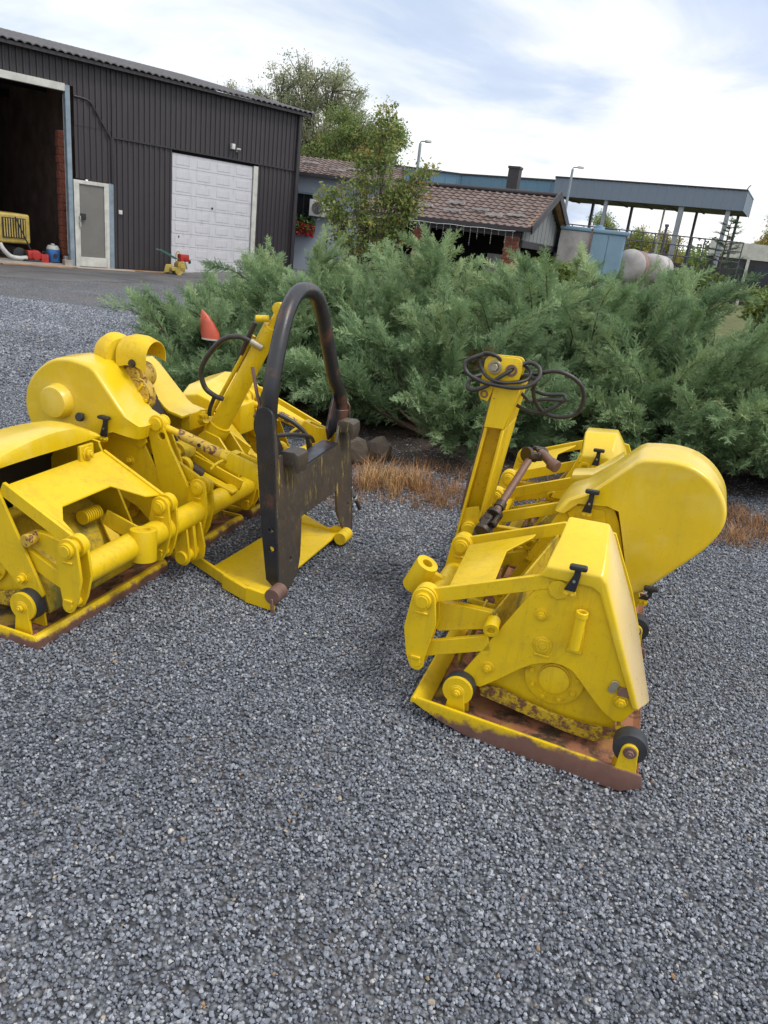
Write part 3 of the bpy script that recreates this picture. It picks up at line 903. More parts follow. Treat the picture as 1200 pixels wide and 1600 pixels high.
m.T = Matrix.Translation((.468, 0, .45)) @ Matrix.Rotation(R(-2), 4, 'Y') @ Matrix.Translation((-.468, 0, -.45))
m.build('pin_holder', 'yellow_paint', RM, .002, 1)
m = MB(); m.hexbolt((.648, .08, .246), (0, -1, 0), .018, .018, 1.35)
o = m.build('bolt', 'yellow_paint', RM, .001, 1)
m = MB(); m.plate(capsule((.612, .282), (.618, .305), .012, .012), .070, .078); m.build('clip', 'zinc', RM, .001, 1)
m = MB(); m.box((.632, .070, .268), (.668, .079, .298)); m.build('clip_plate', 'rusty_steel', RM, .001, 1)
# near hood: lofted moulded cover
def hood_sections(secs, mat, name, root, thick=0.0):
    m = MB()
    m.loft([[(x, y, z) for x, z in prof] for y, prof in secs])
    return m.build(name, mat, root, .009, 3, 28)
secs = [
 (.066, [(.322, .612), (.336, .650), (.500, .658), (.522, .636), (.615, .430), (.704, .236), (.686, .236), (.595, .42), (.508, .600), (.480, .615)]),
 (.080, [(.320, .622), (.335, .660), (.503, .668), (.526, .645), (.620, .440), (.712, .240), (.69, .23), (.600, .42), (.510, .60), (.480, .615)]),
 (.130, [(.322, .600), (.340, .676), (.502, .700), (.528, .676), (.632, .450), (.730, .225), (.68, .20), (.600, .40), (.510, .58), (.480, .60)]),
 (.185, [(.330, .600), (.352, .715), (.498, .738), (.524, .706), (.646, .440), (.745, .210), (.68, .18), (.600, .38), (.510, .56), (.480, .58)]),
 (.260, [(.340, .600), (.364, .764), (.493, .768), (.518, .730), (.655, .440), (.742, .200), (.68, .18), (.600, .36), (.510, .54), (.480, .56)]),
 (.275, [(.350, .600), (.372, .752), (.488, .757), (.508, .722), (.640, .430), (.725, .200), (.68, .18), (.600, .36), (.510, .54), (.480, .56)])]
h1 = hood_sections(secs, 'yellow_cover_pale_flank', 'end_hood', RM)
latch(RM, .418, .066, .672, .080, .012)
# belt-drive hood in the middle: deep moulded shell with a slot towards the second half
out = [(.281, .600), (.317, .658), (.375, .690), (.410, .716), (.440, .750), (.545, .866), (.568, .880), (.635, .890), (.695, .893), (.765, .880), (.831, .842), (.884, .783), (.908, .722), (.906, .658), (.874, .585), (.835, .528), (.681, .333), (.640, .310), (.590, .45), (.545, .585), (.520, .655), (.47, .668), (.35, .655), (.30, .598)]
m = MB(); out = smooth_arc(out, 6, 17)
def sh(P, s, c=(.60, .62)): return [(c[0] + (a - c[0]) * s, c[1] + (b - c[1]) * s) for a, b in P]
m.loft([[(a, y_, b) for a, b in sh(out, k_)] for k_, y_ in ((.925, .779), (.950, .7785), (.972, .7815), (.987, .789), (.996, .800), (1.0, .815))] + [[(a + .004, .90, b + .008) for a, b in out], [(a + .008, .985, b + .019) for a, b in out], [(a + .008, .995, b + .018) for a, b in sh(out, .985)]])
m.build('belt_hood', 'yellow_cover', RM, .0)
out2 = [(.300, .650), (.305, .680), (.391, .700), (.476, .776), (.50, .800), (.51, .78), (.42, .66), (.36, .625)]
m = MB(); m.loft([[(a, 1.085, b) for a, b in out2], [(a, 1.21, b) for a, b in out2]])
m.build('belt_hood_flap', 'yellow_cover', RM, .008, 2)
m = MB(); m.plate([(.34, .50), (.36, .60), (.46, .68), (.60, .78), (.74, .78), (.78, .62), (.6, .40)], .998, 1.083); m.build('belt_housing', 'dark_inside', RM)
m = MB(); m.plate([(.30, .592), (.34, .66), (.505, .655), (.535, .60), (.64, .30), (.50, .28), (.20, .36)], .800, .812); m.build('side_plate', 'yellow_paint', RM, .002, 1)
m = MB(); m.plate([(.33, .60), (.352, .640), (.470, .640), (.488, .600), (.475, .560), (.36, .56)], .792, .800); m.cyl((.395, .792, .605), (.395, .782, .605), .028, 20)
m.build('cover_rim', 'yellow_paint', RM, .002, 1)
latch(RM, .405, .775, .712, .085, .006)
latch(RM, .690, .772, .37, .05, .02)
# far hood
secs = [
 (1.59, [(.300, .61), (.312, .650), (.43, .662), (.50, .60), (.60, .36), (.55, .36), (.44, .56), (.40, .60)]),
 (1.62, [(.298, .62), (.308, .680), (.45, .70), (.515, .63), (.61, .36), (.55, .36), (.44, .56), (.40, .60)]),
 (1.72, [(.292, .62), (.298, .745), (.455, .765), (.515, .68), (.62, .36), (.55, .36), (.44, .56), (.40, .60)]),
 (1.86, [(.292, .62), (.302, .742), (.455, .757), (.510, .68), (.62, .36), (.55, .36), (.44, .56), (.40, .60)])]
hood_sections(secs, 'yellow_cover', 'end_hood', RM)
latch(RM, .383, 1.59, .690, .075, .004)
m = MB(); m.plate([(.27, .56), (.30, .655), (.43, .66), (.50, .56), (.45, .40), (.2, .40)], 1.600, 1.612); m.tubecyl((.335, 1.600, .590), (.335, 1.586, .590), .030, .014, 20)
m.build('cover_rim', 'yellow_paint', RM, .002, 1)
# beam with the oblique lug at its near end
m = MB(); m.cyl((-.045, .11, .312), (-.045, 2.26, .312), .050, 32); m.build('beam_tube', 'yellow_paint', RM, .004, 2)
m = MB(); m.tubecyl((-.168, .408, .300), (-.118, .392, .418), .044, .020, 28); m.tubecyl((-.166, .407, .305), (-.1195, .3925, .4145), .032, .024, 28)
m.bar((-.12, .405, .36), (-.05, .42, .33), .03, .06)
m.build('beam_lug', 'yellow_paint', RM, .003, 2)
# upright arm: two side plates, closed by a cover plate on its upper half
Y0a, Y1a = .850, 1.02
left = [(-.125, .36), (-.107, .36), (-.050, .860), (-.045, 1.065), (-.058, 1.065), (-.072, .875)]
m = MB()
def strip(xa, xb, z0_, z1_, y0_, y1_, y2_, y3_, w_=.012):
    """side plate of the arm leaning from (xa,z0) to (xb,z1)"""
    v8 = []
    for (x, z, ya, yb) in ((xa, z0_, y0_, y1_), (xb, z1_, y2_, y3_)):
        v8 += [(x, ya, z), (x + w_, ya, z), (x + w_, yb, z), (x, yb, z)]
    m.add(v8, [(0, 3, 2, 1), (4, 5, 6, 7), (0, 1, 5, 4), (1, 2, 6, 5), (2, 3, 7, 6), (3, 0, 4, 7)])
strip(-.120, -.068, .36, .87, .850, .99, .850, .96)
strip(-.038, .002, .37, .87, .850, 1.08, .850, 1.17)
o = m.build('arm_side_plate', 'yellow_paint', RM, .0025, 1)
m = MB(); strip(-.068, -.055, .87, 1.07, .850, .96, .850, .93); strip(.002, .046, .87, 1.07, .850, 1.17, .850, 1.0)
m.build('arm_side_plate', 'yellow_paint', RM, .0025, 1)
m = MB()
q4 = [(-.070, .872), (.013, .876), (.058, 1.080), (-.054, 1.064)]
m.add([(x, .8460, z) for x, z in q4] + [(x, .8540, z) for x, z in q4], [(0, 1, 2, 3), (7, 6, 5, 4), (0, 4, 5, 1), (1, 5, 6, 2), (2, 6, 7, 3), (3, 7, 4, 0)])
m.build('arm_cover', 'yellow_paint', RM, .002, 1)
m = MB()      # inner web of the arm
m.add([(-.108, .93, .36), (-.04, .95, .36), (.0, .93, .87), (-.056, .92, .87), (-.108, .94, .36), (-.04, .96, .36), (.0, .94, .87), (-.056, .93, .87)], [(0, 1, 2, 3), (7, 6, 5, 4), (0, 4, 5, 1), (1, 5, 6, 2), (2, 6, 7, 3), (3, 7, 4, 0)])
m.build('arm_web', 'yellow_paint', RM)
hp = [(-.112, 1.005), (-.102, .985), (-.070, .980), (-.050, 1.06), (.040, 1.085), (.046, 1.12)] + arcpts(.018, 1.143, .025, -10, 95, 6) + arcpts(-.080, 1.135, .027, 95, 170, 6) + [(-.110, 1.07)]
m = MB(); m.plate(hp, .838, .850); 
hd = m.build('arm_head_plate', 'yellow_paint', RM, .003, 2)
m = MB(); m.plate([(a, b) for a, b in hp], .900, .912); m.build('arm_head_plate', 'yellow_paint', RM, .003, 2)
m = MB(); m.tubecyl((-.062, .842, 1.122), (-.062, .826, 1.122), .027, .017, 20); m.cyl((-.062, .845, 1.122), (-.062, .812, 1.122), .016, 6)
m.build('bolt', 'zinc', hd, .001, 1)
m = MB(); m.tubecyl((.005, .842, 1.118), (.005, .832, 1.118), .024, .014, 20); m.build('bushing', 'rusty_steel', hd, .001, 1)
m = MB(); m.tubecyl((-.088, .842, 1.008), (-.088, .833, 1.008), .016, .009, 16); m.build('bushing', 'rusty_steel', hd, .001, 1)
m = MB(); m.cyl((-.045, .862, 1.005), (-.150, 1.20, .42), .020, 16); m.cyl((-.110, 1.08, .62), (-.155, 1.22, .38), .030, 16)
m.build('lift_cylinder', 'rusty_steel', RM)
m = MB()      # foot of the arm over the beam
m.plate([(-.115, .30), (-.02, .30), (-.015, .46), (-.04, .52), (-.10, .50)], .865, .877)
m.cyl((-.062, .835, .418), (-.062, .99, .418), .034, 24); m.cyl((-.062, .828, .418), (-.062, .836, .418), .026, 20)
m.build('arm_foot', 'yellow_paint', RM, .002, 1)
# drive shaft with its joints
m = MB(); m.cyl((.044, .80, .530), (.108, 1.10, .700), .0165, 20); sh_ = m.build('drive_shaft', 'rusty_steel', RM)
m = MB(); m.cyl((.050, .83, .545), (.056, .86, .562), .024, 20); m.build('shaft_collar', 'greasy_steel', sh_, .002, 1)
def ujoint(c, d, s=1.0):
    c = Vector(c); d = Vector(d).normalized(); a = d.cross(Vector((0, 0, 1))).normalized(); b = d.cross(a)
    m = MB()
    for sg in (-1, 1):
        m.bar(c + a * sg * .024 * s - d * .045 * s, c + a * sg * .024 * s + d * .012 * s, .014 * s, .030 * s, b)
        m.bar(c + b * sg * .024 * s + d * .045 * s, c + b * sg * .024 * s - d * .012 * s, .030 * s, .014 * s, b)
        m.cyl(c + a * sg * .018 * s, c + a * sg * .036 * s, .013 * s, 12)
        m.cyl(c + b * sg * .018 * s, c + b * sg * .036 * s, .013 * s, 12)
    m.cyl(c - d * .062 * s, c - d * .040 * s, .034 * s, 18); m.cyl(c + d * .040 * s, c + d * .062 * s, .030 * s, 18)
    m.cyl(c - a * .03 * s, c + a * .03 * s, .009 * s, 10)
    return m.build('universal_joint', 'greasy_steel', sh_, .0025, 1)
ujoint((.028, .765, .498), (-.22, -.82, -.40), 1.05)
ujoint((.125, 1.155, .722), (.55, .8, -.05), 1.0)
m = MB(); m.cyl((.022, .78, .42), (.018, .74, .465), .042, 20); m.box((-.03, .72, .395), (.085, .86, .425)); m.build('gearbox_flange', 'greasy_steel', RM, .003, 1)
m = MB(); m.tube([(.14, 1.17, .73), (.17, 1.16, .72), (.205, 1.14, .70)], .022, 12); m.cyl((.20, 1.14, .70), (.235, 1.12, .69), .028, 14); m.build('yoke', 'rusty_steel', sh_, .002, 1)
# hoses looped round the head of the arm
def hose(pts, r=.0085, nm='hydraulic_hose', mt='hose', root=None):
    m = MB(); m.tube(pts, r, 10, 8); return m.build(nm, mt, root or RM)
hose([(-.05, .86, 1.14), (-.08, .84, 1.168), (-.125, .83, 1.160), (-.178, .82, 1.125), (-.165, .81, 1.085), (-.10, .81, 1.06), (-.02, .81, 1.055), (.04, .81, 1.058), (.09, .83, 1.075), (.116, .86, 1.11), (.10, .88, 1.145), (.05, .88, 1.15), (-.02, .82, 1.10), (-.08, .815, 1.045), (-.135, .82, 1.018), (-.160, .83, 1.03), (-.150, .86, 1.06), (-.10, .93, 1.08)])
hose([(.03, .93, 1.09), (.10, .90, 1.11), (.165, .89, 1.135), (.23, .90, 1.125), (.282, .92, 1.085), (.296, .94, 1.02), (.27, .95, .965), (.20, .95, .945), (.145, .94, .960), (.11, .92, 1.0), (.095, .90, 1.05), (.10, .88, 1.09), (.06, .88, 1.10), (.03, .90, 1.08)])
hose([(.04, .95, 1.02), (.075, .93, 1.0), (.09, .93, .99), (.14, .93, 1.010), (.22, .93, 1.02), (.225, .93, 1.03), (.21, .94, 1.04), (.14, .94, 1.03), (.08, .95, 1.04)], .0075)
hose([(.02, .95, .97), (.07, .94, .955), (.13, .94, .95), (.19, .94, .985), (.22, .95, 1.015)], .0075)
hose([(-.03, .86, 1.13), (-.06, .83, 1.165), (-.11, .83, 1.17), (-.13, .84, 1.14), (-.09, .82, 1.085), (-.03, .81, 1.07), (.03, .83, 1.075), (.07, .86, 1.09), (.075, .88, 1.12), (.04, .90, 1.14)], .007)
# ------------------------------------------------------------------ left machine (mirror-built: its beam faces right)
MB.mirror = -1.0
LM = thing('flail_mower', 'yellow triple-head mower on the left coupled to a tall black hitch frame', 'mower', (-1.240, 2.310, 0), R(-17))
DX = -.135
YB = [(.085, .62), (.90, 1.36), (1.66, 2.16)]
SK = [(.005, .80), (.90, 1.50), (1.60, 2.30)]
for i, ((a, b), (s0, s1)) in enumerate(zip(YB, SK)):
    skid(LM, s0, s1, -.022, .62, 0.0, low=True)
    head_body(LM, a + .030, b - .02, DX)
    if i != 1: side_plate(LM, a, DX)
    side_plate(LM, b + .03, DX)
    sill(LM, a + .012, DX)
    for k, y in enumerate((a, b)):
        link_bar(LM, -.150, .414, .175, .562, y + .02, .052)
        link_plates(LM, -.150, y, pz=.414, bot=.180)
    m = MB()
    m.plate([(-.10, .400), (.0, .418), (.050, .416), (.060, .366), (.0, .340), (-.10, .300)], a + .030, a + .060)
    m.build('box_arm', 'yellow_paint', LM, .003, 1)
    m = MB(); m.bar((-.16, a + .03, .215), (.10, a + .03, .322), .022, .060, (-.38, 0, .92))
    m.build('lower_link', 'yellow_paint', LM, .002, 1)
    m = MB(); m.cyl((.052, a + .05, .395), (.052, a - .012, .393), .024, 20)
    m.build('grease_boss', 'yellow_link', LM, .001, 1)
    roller(LM, .052, s0 + .040, .140, .060, .044)
m = MB(); m.hexbolt((.085, .085, .232), (0, -1, 0), .017, .022, 1.3); m.build('bolt', 'yellow_paint', LM, .001, 1)
def on_link2(x): return .414 + (x + .150) * .455 + .020
for y0_ in (.0, 1.56):
    P = [(.160, .115), (.172, .635), (-.120, .640), (-.098, .565), (.005, .480), (.0, .205), (-.055, .145), (-.125, .125)]
    m = MB(); top = [(x, y + y0_, on_link2(x)) for x, y in P]; bo = [(x, y, z - .009) for x, y, z in top]
    m.loft([top, bo]); m.build('deck_plate', 'yellow_paint', LM, .002, 1)
m = MB(); m.bar((-.06, .47, .20), (.10, .55, .33), .045, .014); m.bar((-.13, .56, .26), (.07, .52, .34), .012, .07); m.build('cross_plate', 'yellow_worn', LM, .002, 1)
m = MB(); m.bar((.12, .10, .52), (.12, .62, .52), .012, .05); m.build('cross_plate', 'yellow_mossy', LM, .002, 1)
for y in (.52,):
    m = MB(); m.hexbolt((.15, y, .60), (-1, 0, 0), .018, .02, 1.5); m.box((.15, y - .04, .57), (.165, y + .04, .635)); m.build('bolt_bracket', 'yellow_worn', LM, .002, 1)
m = MB()
for k in range(8): m.cyl((.10, .42 + k * .012, .36), (.10, .428 + k * .012, .36), .030, 16)
m.build('spring', 'yellow_worn', LM)
# near hood: long moulded fender over the first head
fr_bot = [(.02, .632), (.10, .640), (.248, .643), (.414, .643), (.52, .644), (.619, .646)]
fr_top = [(.02, .650), (.10, .676), (.252, .704), (.418, .712), (.536, .690), (.619, .654)]
bk_top = [(.10, .655), (.25, .675), (.40, .684), (.56, .676), (.66, .655), (.72, .60)]
bk_bot = [(.10, .56), (.25, .56), (.40, .56), (.56, .56), (.66, .56), (.72, .55)]
def cr(P, n=4): return [(q.x, q.y) for q in smoothpath([(a, b, 0) for a, b in P], n)]
A0, A1, A2, A3 = map(cr, (fr_bot, fr_top, bk_top, bk_bot))
m = MB(); rows = []
for (a, b), (c_, d), (e, f), (g, h) in zip(A0, A1, A2, A3):
    rows.append([(.165, a, b), (.163, (a + c_) / 2, (b + d) / 2), (.172, c_, d), (.190, c_, d + .006), (.30, (c_ + e) / 2, (d + f) / 2 + .010), (.42, e, f), (.47, g, (f + h) / 2), (.48, g, h)])
nr = len(rows); nc = len(rows[0])
m.v = [(-p[0], p[1], p[2]) for r_ in rows for p in r_]
m.f = [(i * nc + j, i * nc + j + 1, (i + 1) * nc + j + 1, (i + 1) * nc + j) for i in range(nr - 1) for j in range(nc - 1)]
m.build('end_hood', 'yellow_cover', LM, solid=.006)
m = MB(); m.plate([(.03, .22), (.74, .22), (.74, .57), (.03, .60)], .455, .462, 'x'); m.build('dark_backing', 'dark_inside', LM)  # added dark sheet: its colour stands in for the shade under the hood
# belt hood with its round boss
out = [(.092, .664), (.125, .676), (.170, .694), (.205, .728), (.335, .876), (.362, .893), (.412, .902), (.48, .906), (.558, .893), (.62, .858), (.679, .803), (.715, .745), (.729, .690), (.728, .625), (.70, .56), (.66, .50), (.52, .36), (.46, .36), (.40, .46), (.32, .560), (.275, .600), (.235, .612), (.16, .604), (.112, .602)]
m = MB(); C0 = (.45, .66); out = smooth_arc(out, 6, 17)
m.loft([[(a, y_, b) for a, b in sh(out, k_, C0)] for k_, y_ in ((.92, .800), (.95, .7995), (.972, .8025), (.987, .810), (.996, .822), (1.0, .838))] + [ [(a, .94, b + .004) for a, b in out], [(a, .985, b + .006) for a, b in sh(out, .99, C0)]])
bh = m.build('belt_hood', 'yellow_cover', LM)
m = MB()
m.loft([[(.535 + r_ * math.cos(R(k * 12)), y, .704 + r_ * math.sin(R(k * 12))) for k in range(30)] for r_, y in ((.055, .755), (.068, .757), (.074, .765), (.076, .785), (.084, .806))])
m.build('hood_boss', 'yellow_cover', bh)
latch(LM, .290, .80, .672, .085, -.012)
m = MB(); m.cyl((.405, .79, .655), (.405, .77, .66), .020, 14); m.build('latch_knob', 'rubber', bh, .003, 1)
m = MB(); m.plate([(.40, .55), (.365, .600), (.150, .602), (.138, .560), (.055, .42), (.005, .300), (-.005, .165), (.06, .15), (.18, .25), (.34, .31), (.46, .30), (.5, .4)], .880, .892)
m.build('side_plate', 'yellow_paint', LM, .002, 1)
m = MB(); m.plate([(.325, .612), (.130, .612), (.118, .575), (.150, .540), (.20, .560), (.30, .56)], .868, .880); m.build('cover_rim', 'yellow_paint', LM, .004, 2)
m = MB(); m.hexbolt((.215, .88, .472), (0, -1, 0), .015, .02, 1.4); m.build('bolt', 'yellow_paint', LM, .001, 1)
m = MB(); m.plate([(.16, .58), (.30, .79), (.46, .86), (.60, .80), (.62, .5), (.3, .4), (.1, .45)], .99, 1.14); m.build('belt_housing', 'dark_inside', LM)
# second strip of the belt cover
prof = [(.47, .862), (.425, .868), (.385, .842), (.300, .762), (.212, .680), (.185, .664), (.130, .655), (.110, .650)]
m = MB(); ring = prof + [(a + .004, b - .014) for a, b in rev(prof)]
m.loft([[(a, 1.135, b) for a, b in ring], [(a, 1.34, b) for a, b in ring]]); m.build('belt_cover_strip', 'yellow_cover', LM, .004, 2)
m = MB(); m.plate([(.47, .85), (.39, .83), (.21, .66), (.12, .64), (.15, .55), (.5, .5)], 1.30, 1.33); m.build('belt_housing', 'yellow_paint', LM)
m = MB(); m.box((.11, 1.20, .565), (.16, 1.33, .648)); m.bar((.14, 1.335, .60), (-.14, 1.335, .47), .014, .08); m.build('cover_bracket', 'yellow_paint', LM, .002, 1)
# pulley in the slot, and the half-round shaft guard above it
m = MB(); cy = .985
m.cyl((.268, cy, .748), (.268, cy + .045, .748), .086, 36); m.cyl((.268, cy - .006, .748), (.268, cy, .748), .080, 36)
p_ = m.build('pulley', 'yellow_link', LM, .002, 1)
m = MB(); m.cyl((.268, cy - .03, .748), (.268, cy - .006, .748), .034, 20); m.build('pulley_hub', 'greasy_steel', p_, .002, 1)
m = MB(); m.cyl((.268, cy - .045, .748), (.268, cy - .030, .748), .022, 20); m.hexbolt((.268, cy - .045, .748), (0, -1, 0), .011, .008, 0); m.build('hub_cap', 'yellow_link', p_, .002, 1)
for k in range(6):
    a = R(60 * k + 10); m = MB(); m.bar((.268 + .03 * math.cos(a), cy - .010, .748 + .03 * math.sin(a)), (.268 + .076 * math.cos(a), cy - .010, .748 + .076 * math.sin(a)), .012, .008, (0, 1, 0)); m.build('spoke', 'yellow_worn', p_)
m = MB(); m.cyl((.29, 1.0, .83), (.29, 1.10, .83), .062, 24); m.cyl((.29, .985, .83), (.29, 1.0, .83), .045, 20); m.cyl((.34, .96, .80), (.34, 1.08, .80), .045, 20); m.build('motor', 'yellow_link', LM, .003, 1)
def halftube(x0, x1, y, z, r, a0, a1, th, rot=0.0, legs=.05, n=14):
    ring_o, ring_i = [], []
    for k in range(n + 1):
        a = R(a0 + (a1 - a0) * k / n); ring_o.append((r * math.cos(a), r * math.sin(a))); ring_i.append(((r - th) * math.cos(a), (r - th) * math.sin(a)))
    ring_o = [(ring_o[0][0], ring_o[0][1] - legs)] + ring_o + [(ring_o[-1][0], ring_o[-1][1] - legs * .4)]
    ring_i = [(ring_i[0][0], ring_i[0][1] - legs)] + ring_i + [(ring_i[-1][0], ring_i[-1][1] - legs * .4)]
    rg = ring_o + rev(ring_i)
    m = MB(); c_, s_ = math.cos(rot), math.sin(rot)
    def X(dx, dy, dz): return (x0 + dx * c_ - dy * s_, y + dx * s_ + dy * c_, z + dz)
    L_ = x1 - x0
    m.loft([[X(t_ * L_, a, b + .02 * math.sin(t_ * 3.14)) for a, b in rg] for t_ in (0, .33, .66, 1)])
    return m
halftube(.185, .345, 1.030, .925, .078, 180, 0, .005, 0, .055).build('shaft_guard', 'yellow_worn', LM, .0015, 1)
halftube(.350, .455, 1.005, .915, .080, 180, 0, .079, R(22), .09).build('shaft_guard', 'yellow_worn', LM, .004, 2)
m = MB(); m.hexbolt((.255, .950, .900), (0, -1, 0), .016, .010, 1.2); m.build('bolt', 'greasy_steel', LM)
# beam and lug
m = MB(); m.cyl((-.143, .115, .300), (-.143, 2.30, .300), .052, 32); m.build('beam_tube', 'yellow_paint', LM, .004, 2)
m = MB(); m.tubecyl((-.184, .432, .240), (-.176, .445, .368), .053, .026, 32); m.tubecyl((-.184, .432, .25), (-.176, .445, .364), .036, .030, 28); m.cyl((-.177, .444, .34), (-.177, .444, .354), .034, 18)
m.build('beam_lug', 'yellow_paint', LM, .003, 2)
# lever arms and top links
def lever(y, sgn=1):
    P = arcpts(.075, .668, .040, 150, 30, 6) + [(.100, .60), (.062, .48), (.030, .36), (-.02, .30)] + [(-.145, .270), (-.142, .315), (-.085, .42), (-.03, .54)]
    P = arcpts(.075, .668, .042, 210, -10, 10)
    P = rev(P)
    poly = P + [(-.03, .545), (-.095, .40), (-.150, .300), (-.148, .272), (-.02, .262), (.045, .34), (.070, .42), (.095, .52)]
    poly = arcpts(.075, .668, .040, 200, 0, 10) + [(.112, .60), (.080, .48), (.046, .36), (-.02, .262), (-.148, .272), (-.140, .32), (-.070, .45), (.005, .58)]
    m = MB(); m.plate(poly, y - .008, y + .008, holes=[arcpts(.045, .618, .018, 0, 350, 11)] if True else ())
    o = m.build('lever_plate', 'yellow_paint', LM, .002, 1)
    m = MB(); m.cyl((.075, y - .018, .668), (.075, y + .06, .668), .030, 24); m.build('pin', 'yellow_paint', o, .002, 1)
    m = MB(); m.plate(arcpts(.075, .668, .034, 200, 0, 10) + [(.10, .60), (.05, .45), (-.02, .30), (-.10, .30), (-.02, .52)], y + .042, y + .052); m.build('lever_plate', 'yellow_worn', LM, .002, 1)
    return o
lever(.885); 
def toplink(y, hi=.66):
    a = Vector((.070, y, hi)); b = Vector((-.455, y + .0, .535)); d = (b - a).normalized()
    m = MB(); m.cyl(a + d * .10, a + d * .34, .024, 20); o = m.build('top_link', 'yellow_link', LM, .002, 1)
    m = MB(); m.cyl(a + d * .03, a + d * .11, .016, 14); m.cyl(a - Vector((0, .018, 0)), a + Vector((0, .018, 0)), .036, 20); m.build('link_eye', 'yellow_worn', o, .002, 1)
    m = MB(); m.cyl(a + d * .33, a + d * .37, .030, 6); m.build('lock_nut', 'yellow_paint', o, .002, 1)
    m = MB(); m.tube([a + d * .35 + Vector((0, -.02, -.01)), a + d * .33 + Vector((0, -.05, -.03)), a + d * .31 + Vector((0, -.06, -.06))], .007, 8); m.build('nut_handle', 'yellow_worn', o)
    m = MB()
    for s_ in (-1, 1): m.bar(a + d * .37 + Vector((0, s_ * .024, 0)), b + Vector((0, s_ * .024, 0)), .014, .078)
    m.bar(a + d * .37, a + d * .40, .060, .078)
    m.cyl(b - Vector((0, .034, 0)), b + Vector((0, .034, 0)), .040, 20); m.build('clevis', 'yellow_paint', o, .004, 2)
    m = MB(); m.cyl(b + Vector((0, -.045, 0)), b + Vector((0, .045, 0)), .026, 18); m.bar(b + Vector((0, -.05, .02)), b + Vector((-.035, -.06, -.12)), .020, .012, (0, 1, 0)); m.build('locking_pin', 'yellow_paint', o, .002, 1)
    m = MB(); hx = a + d * .22; m.cyl(hx + Vector((0, -.026, .002)), hx + Vector((0, .026, .002)), .009, 12); m.build('tommy_hole', 'dark_inside', o)
toplink(.905); toplink(1.66, .655)
lever(1.70)
m = MB(); m.box((-.42, 1.62, .40), (-.12, 1.72, .425)); m.plate([(-.36, .42), (-.46, .42), (-.48, .60), (-.38, .60)], 1.60, 1.612); m.build('far_bracket', 'yellow_paint', LM, .003, 1)
# tilting cylinder rising through the frame
b0, b1 = Vector((.005, 1.27, .565)), Vector((-.318, 1.26, 1.205)); d = (b1 - b0).normalized()
m = MB(); m.cyl(b0 + d * .04, b0 + d * .62, .047, 32, .040); cy_ = m.build('tilt_cylinder', 'yellow_paint', LM, .002, 1)
m = MB(); m.cyl(b0 - d * .02, b0 + d * .05, .058, 32); m.build('cylinder_collar', 'yellow_paint', cy_, .006, 2)
m = MB(); m.cyl(b0 + d * .045, b0 + d * .053, .0585, 32); m.build('collar_ring', 'yellow_worn', cy_)
m = MB(); m.cyl(b0 + d * .60, b0 + d * .72, .022, 16); m.cyl(b1 - Vector((0, .045, 0)), b1 + Vector((0, .045, 0)), .028, 20); m.cyl(b0 + d * .66 + Vector((.02, -.03, 0)), b0 + d * .62 + Vector((.06, -.05, .03)), .016, 12); m.build('rod_eye', 'yellow_worn', cy_, .004, 2)
m = MB(); m.cyl(b0 + d * .56 + Vector((.06, -.01, 0)), b0 + d * .10 + Vector((.07, -.01, 0)), .010, 10); m.build('oil_pipe', 'yellow_paint', cy_)
m = MB(); m.cyl(b0 + d * .60 + Vector((.055, -.045, .03)), b0 + d * .46 + Vector((.060, -.045, .0)), .012, 10); m.build('oil_pipe', 'greasy_steel', cy_)
m = MB(); m.plate([(-.16, .30), (.07, .30), (.07, .55), (.03, .58), (-.05, .56), (-.17, .42)], 1.205, 1.217); m.plate([(-.16, .30), (.07, .30), (.07, .55), (.03, .58), (-.05, .56), (-.17, .42)], 1.32, 1.332); m.build('cylinder_bracket', 'yellow_paint', LM, .003, 1)['kind'] = 'thing'
m = MB(); m.bar((.25, 1.18, .50), (-.16, 1.18, .33), .012, .10); m.build('gusset', 'yellow_paint', LM, .002, 1)
m = MB(); m.bar((.10, 1.45, .60), (-.14, 1.45, .38), .09, .012, (.4, 0, .9)); m.build('gusset', 'yellow_paint', LM, .002, 1)
m = MB(); m.box((.00, 1.50, .50), (.10, 1.66, .66)); m.build('cover_box', 'yellow_paint', LM, .01, 2)
# small parts between beam and belt hood
m = MB(); m.tubecyl((.01, .99, .455), (.01, 1.02, .455), .042, .022, 24); m.bar((.01, 1.005, .42), (-.06, 1.005, .34), .028, .05); m.build('lifting_eye', 'yellow_worn', LM, .004, 2)
m = MB(); m.cyl((.07, 1.03, .50), (.07, 1.12, .50), .05, 24); m.cyl((.07, 1.01, .50), (.07, 1.03, .50), .03, 20); m.hexbolt((.07, 1.01, .50), (0, -1, 0), .018, .012, 0); m.build('gearbox', 'yellow_mossy', LM, .003, 1)
m = MB(); m.cyl((.02, 1.06, .43), (-.02, 1.10, .39), .035, 16); m.build('shaft_stub', 'greasy_steel', LM, .004, 1)
m = MB(); m.bar((.06, 1.10, .42), (-.20, 1.12, .335), .05, .012, (.3, 0, .95)); m.bar((.06, 1.16, .44), (-.20, 1.18, .355), .012, .05); m.build('channel', 'yellow_paint', LM, .002, 1)
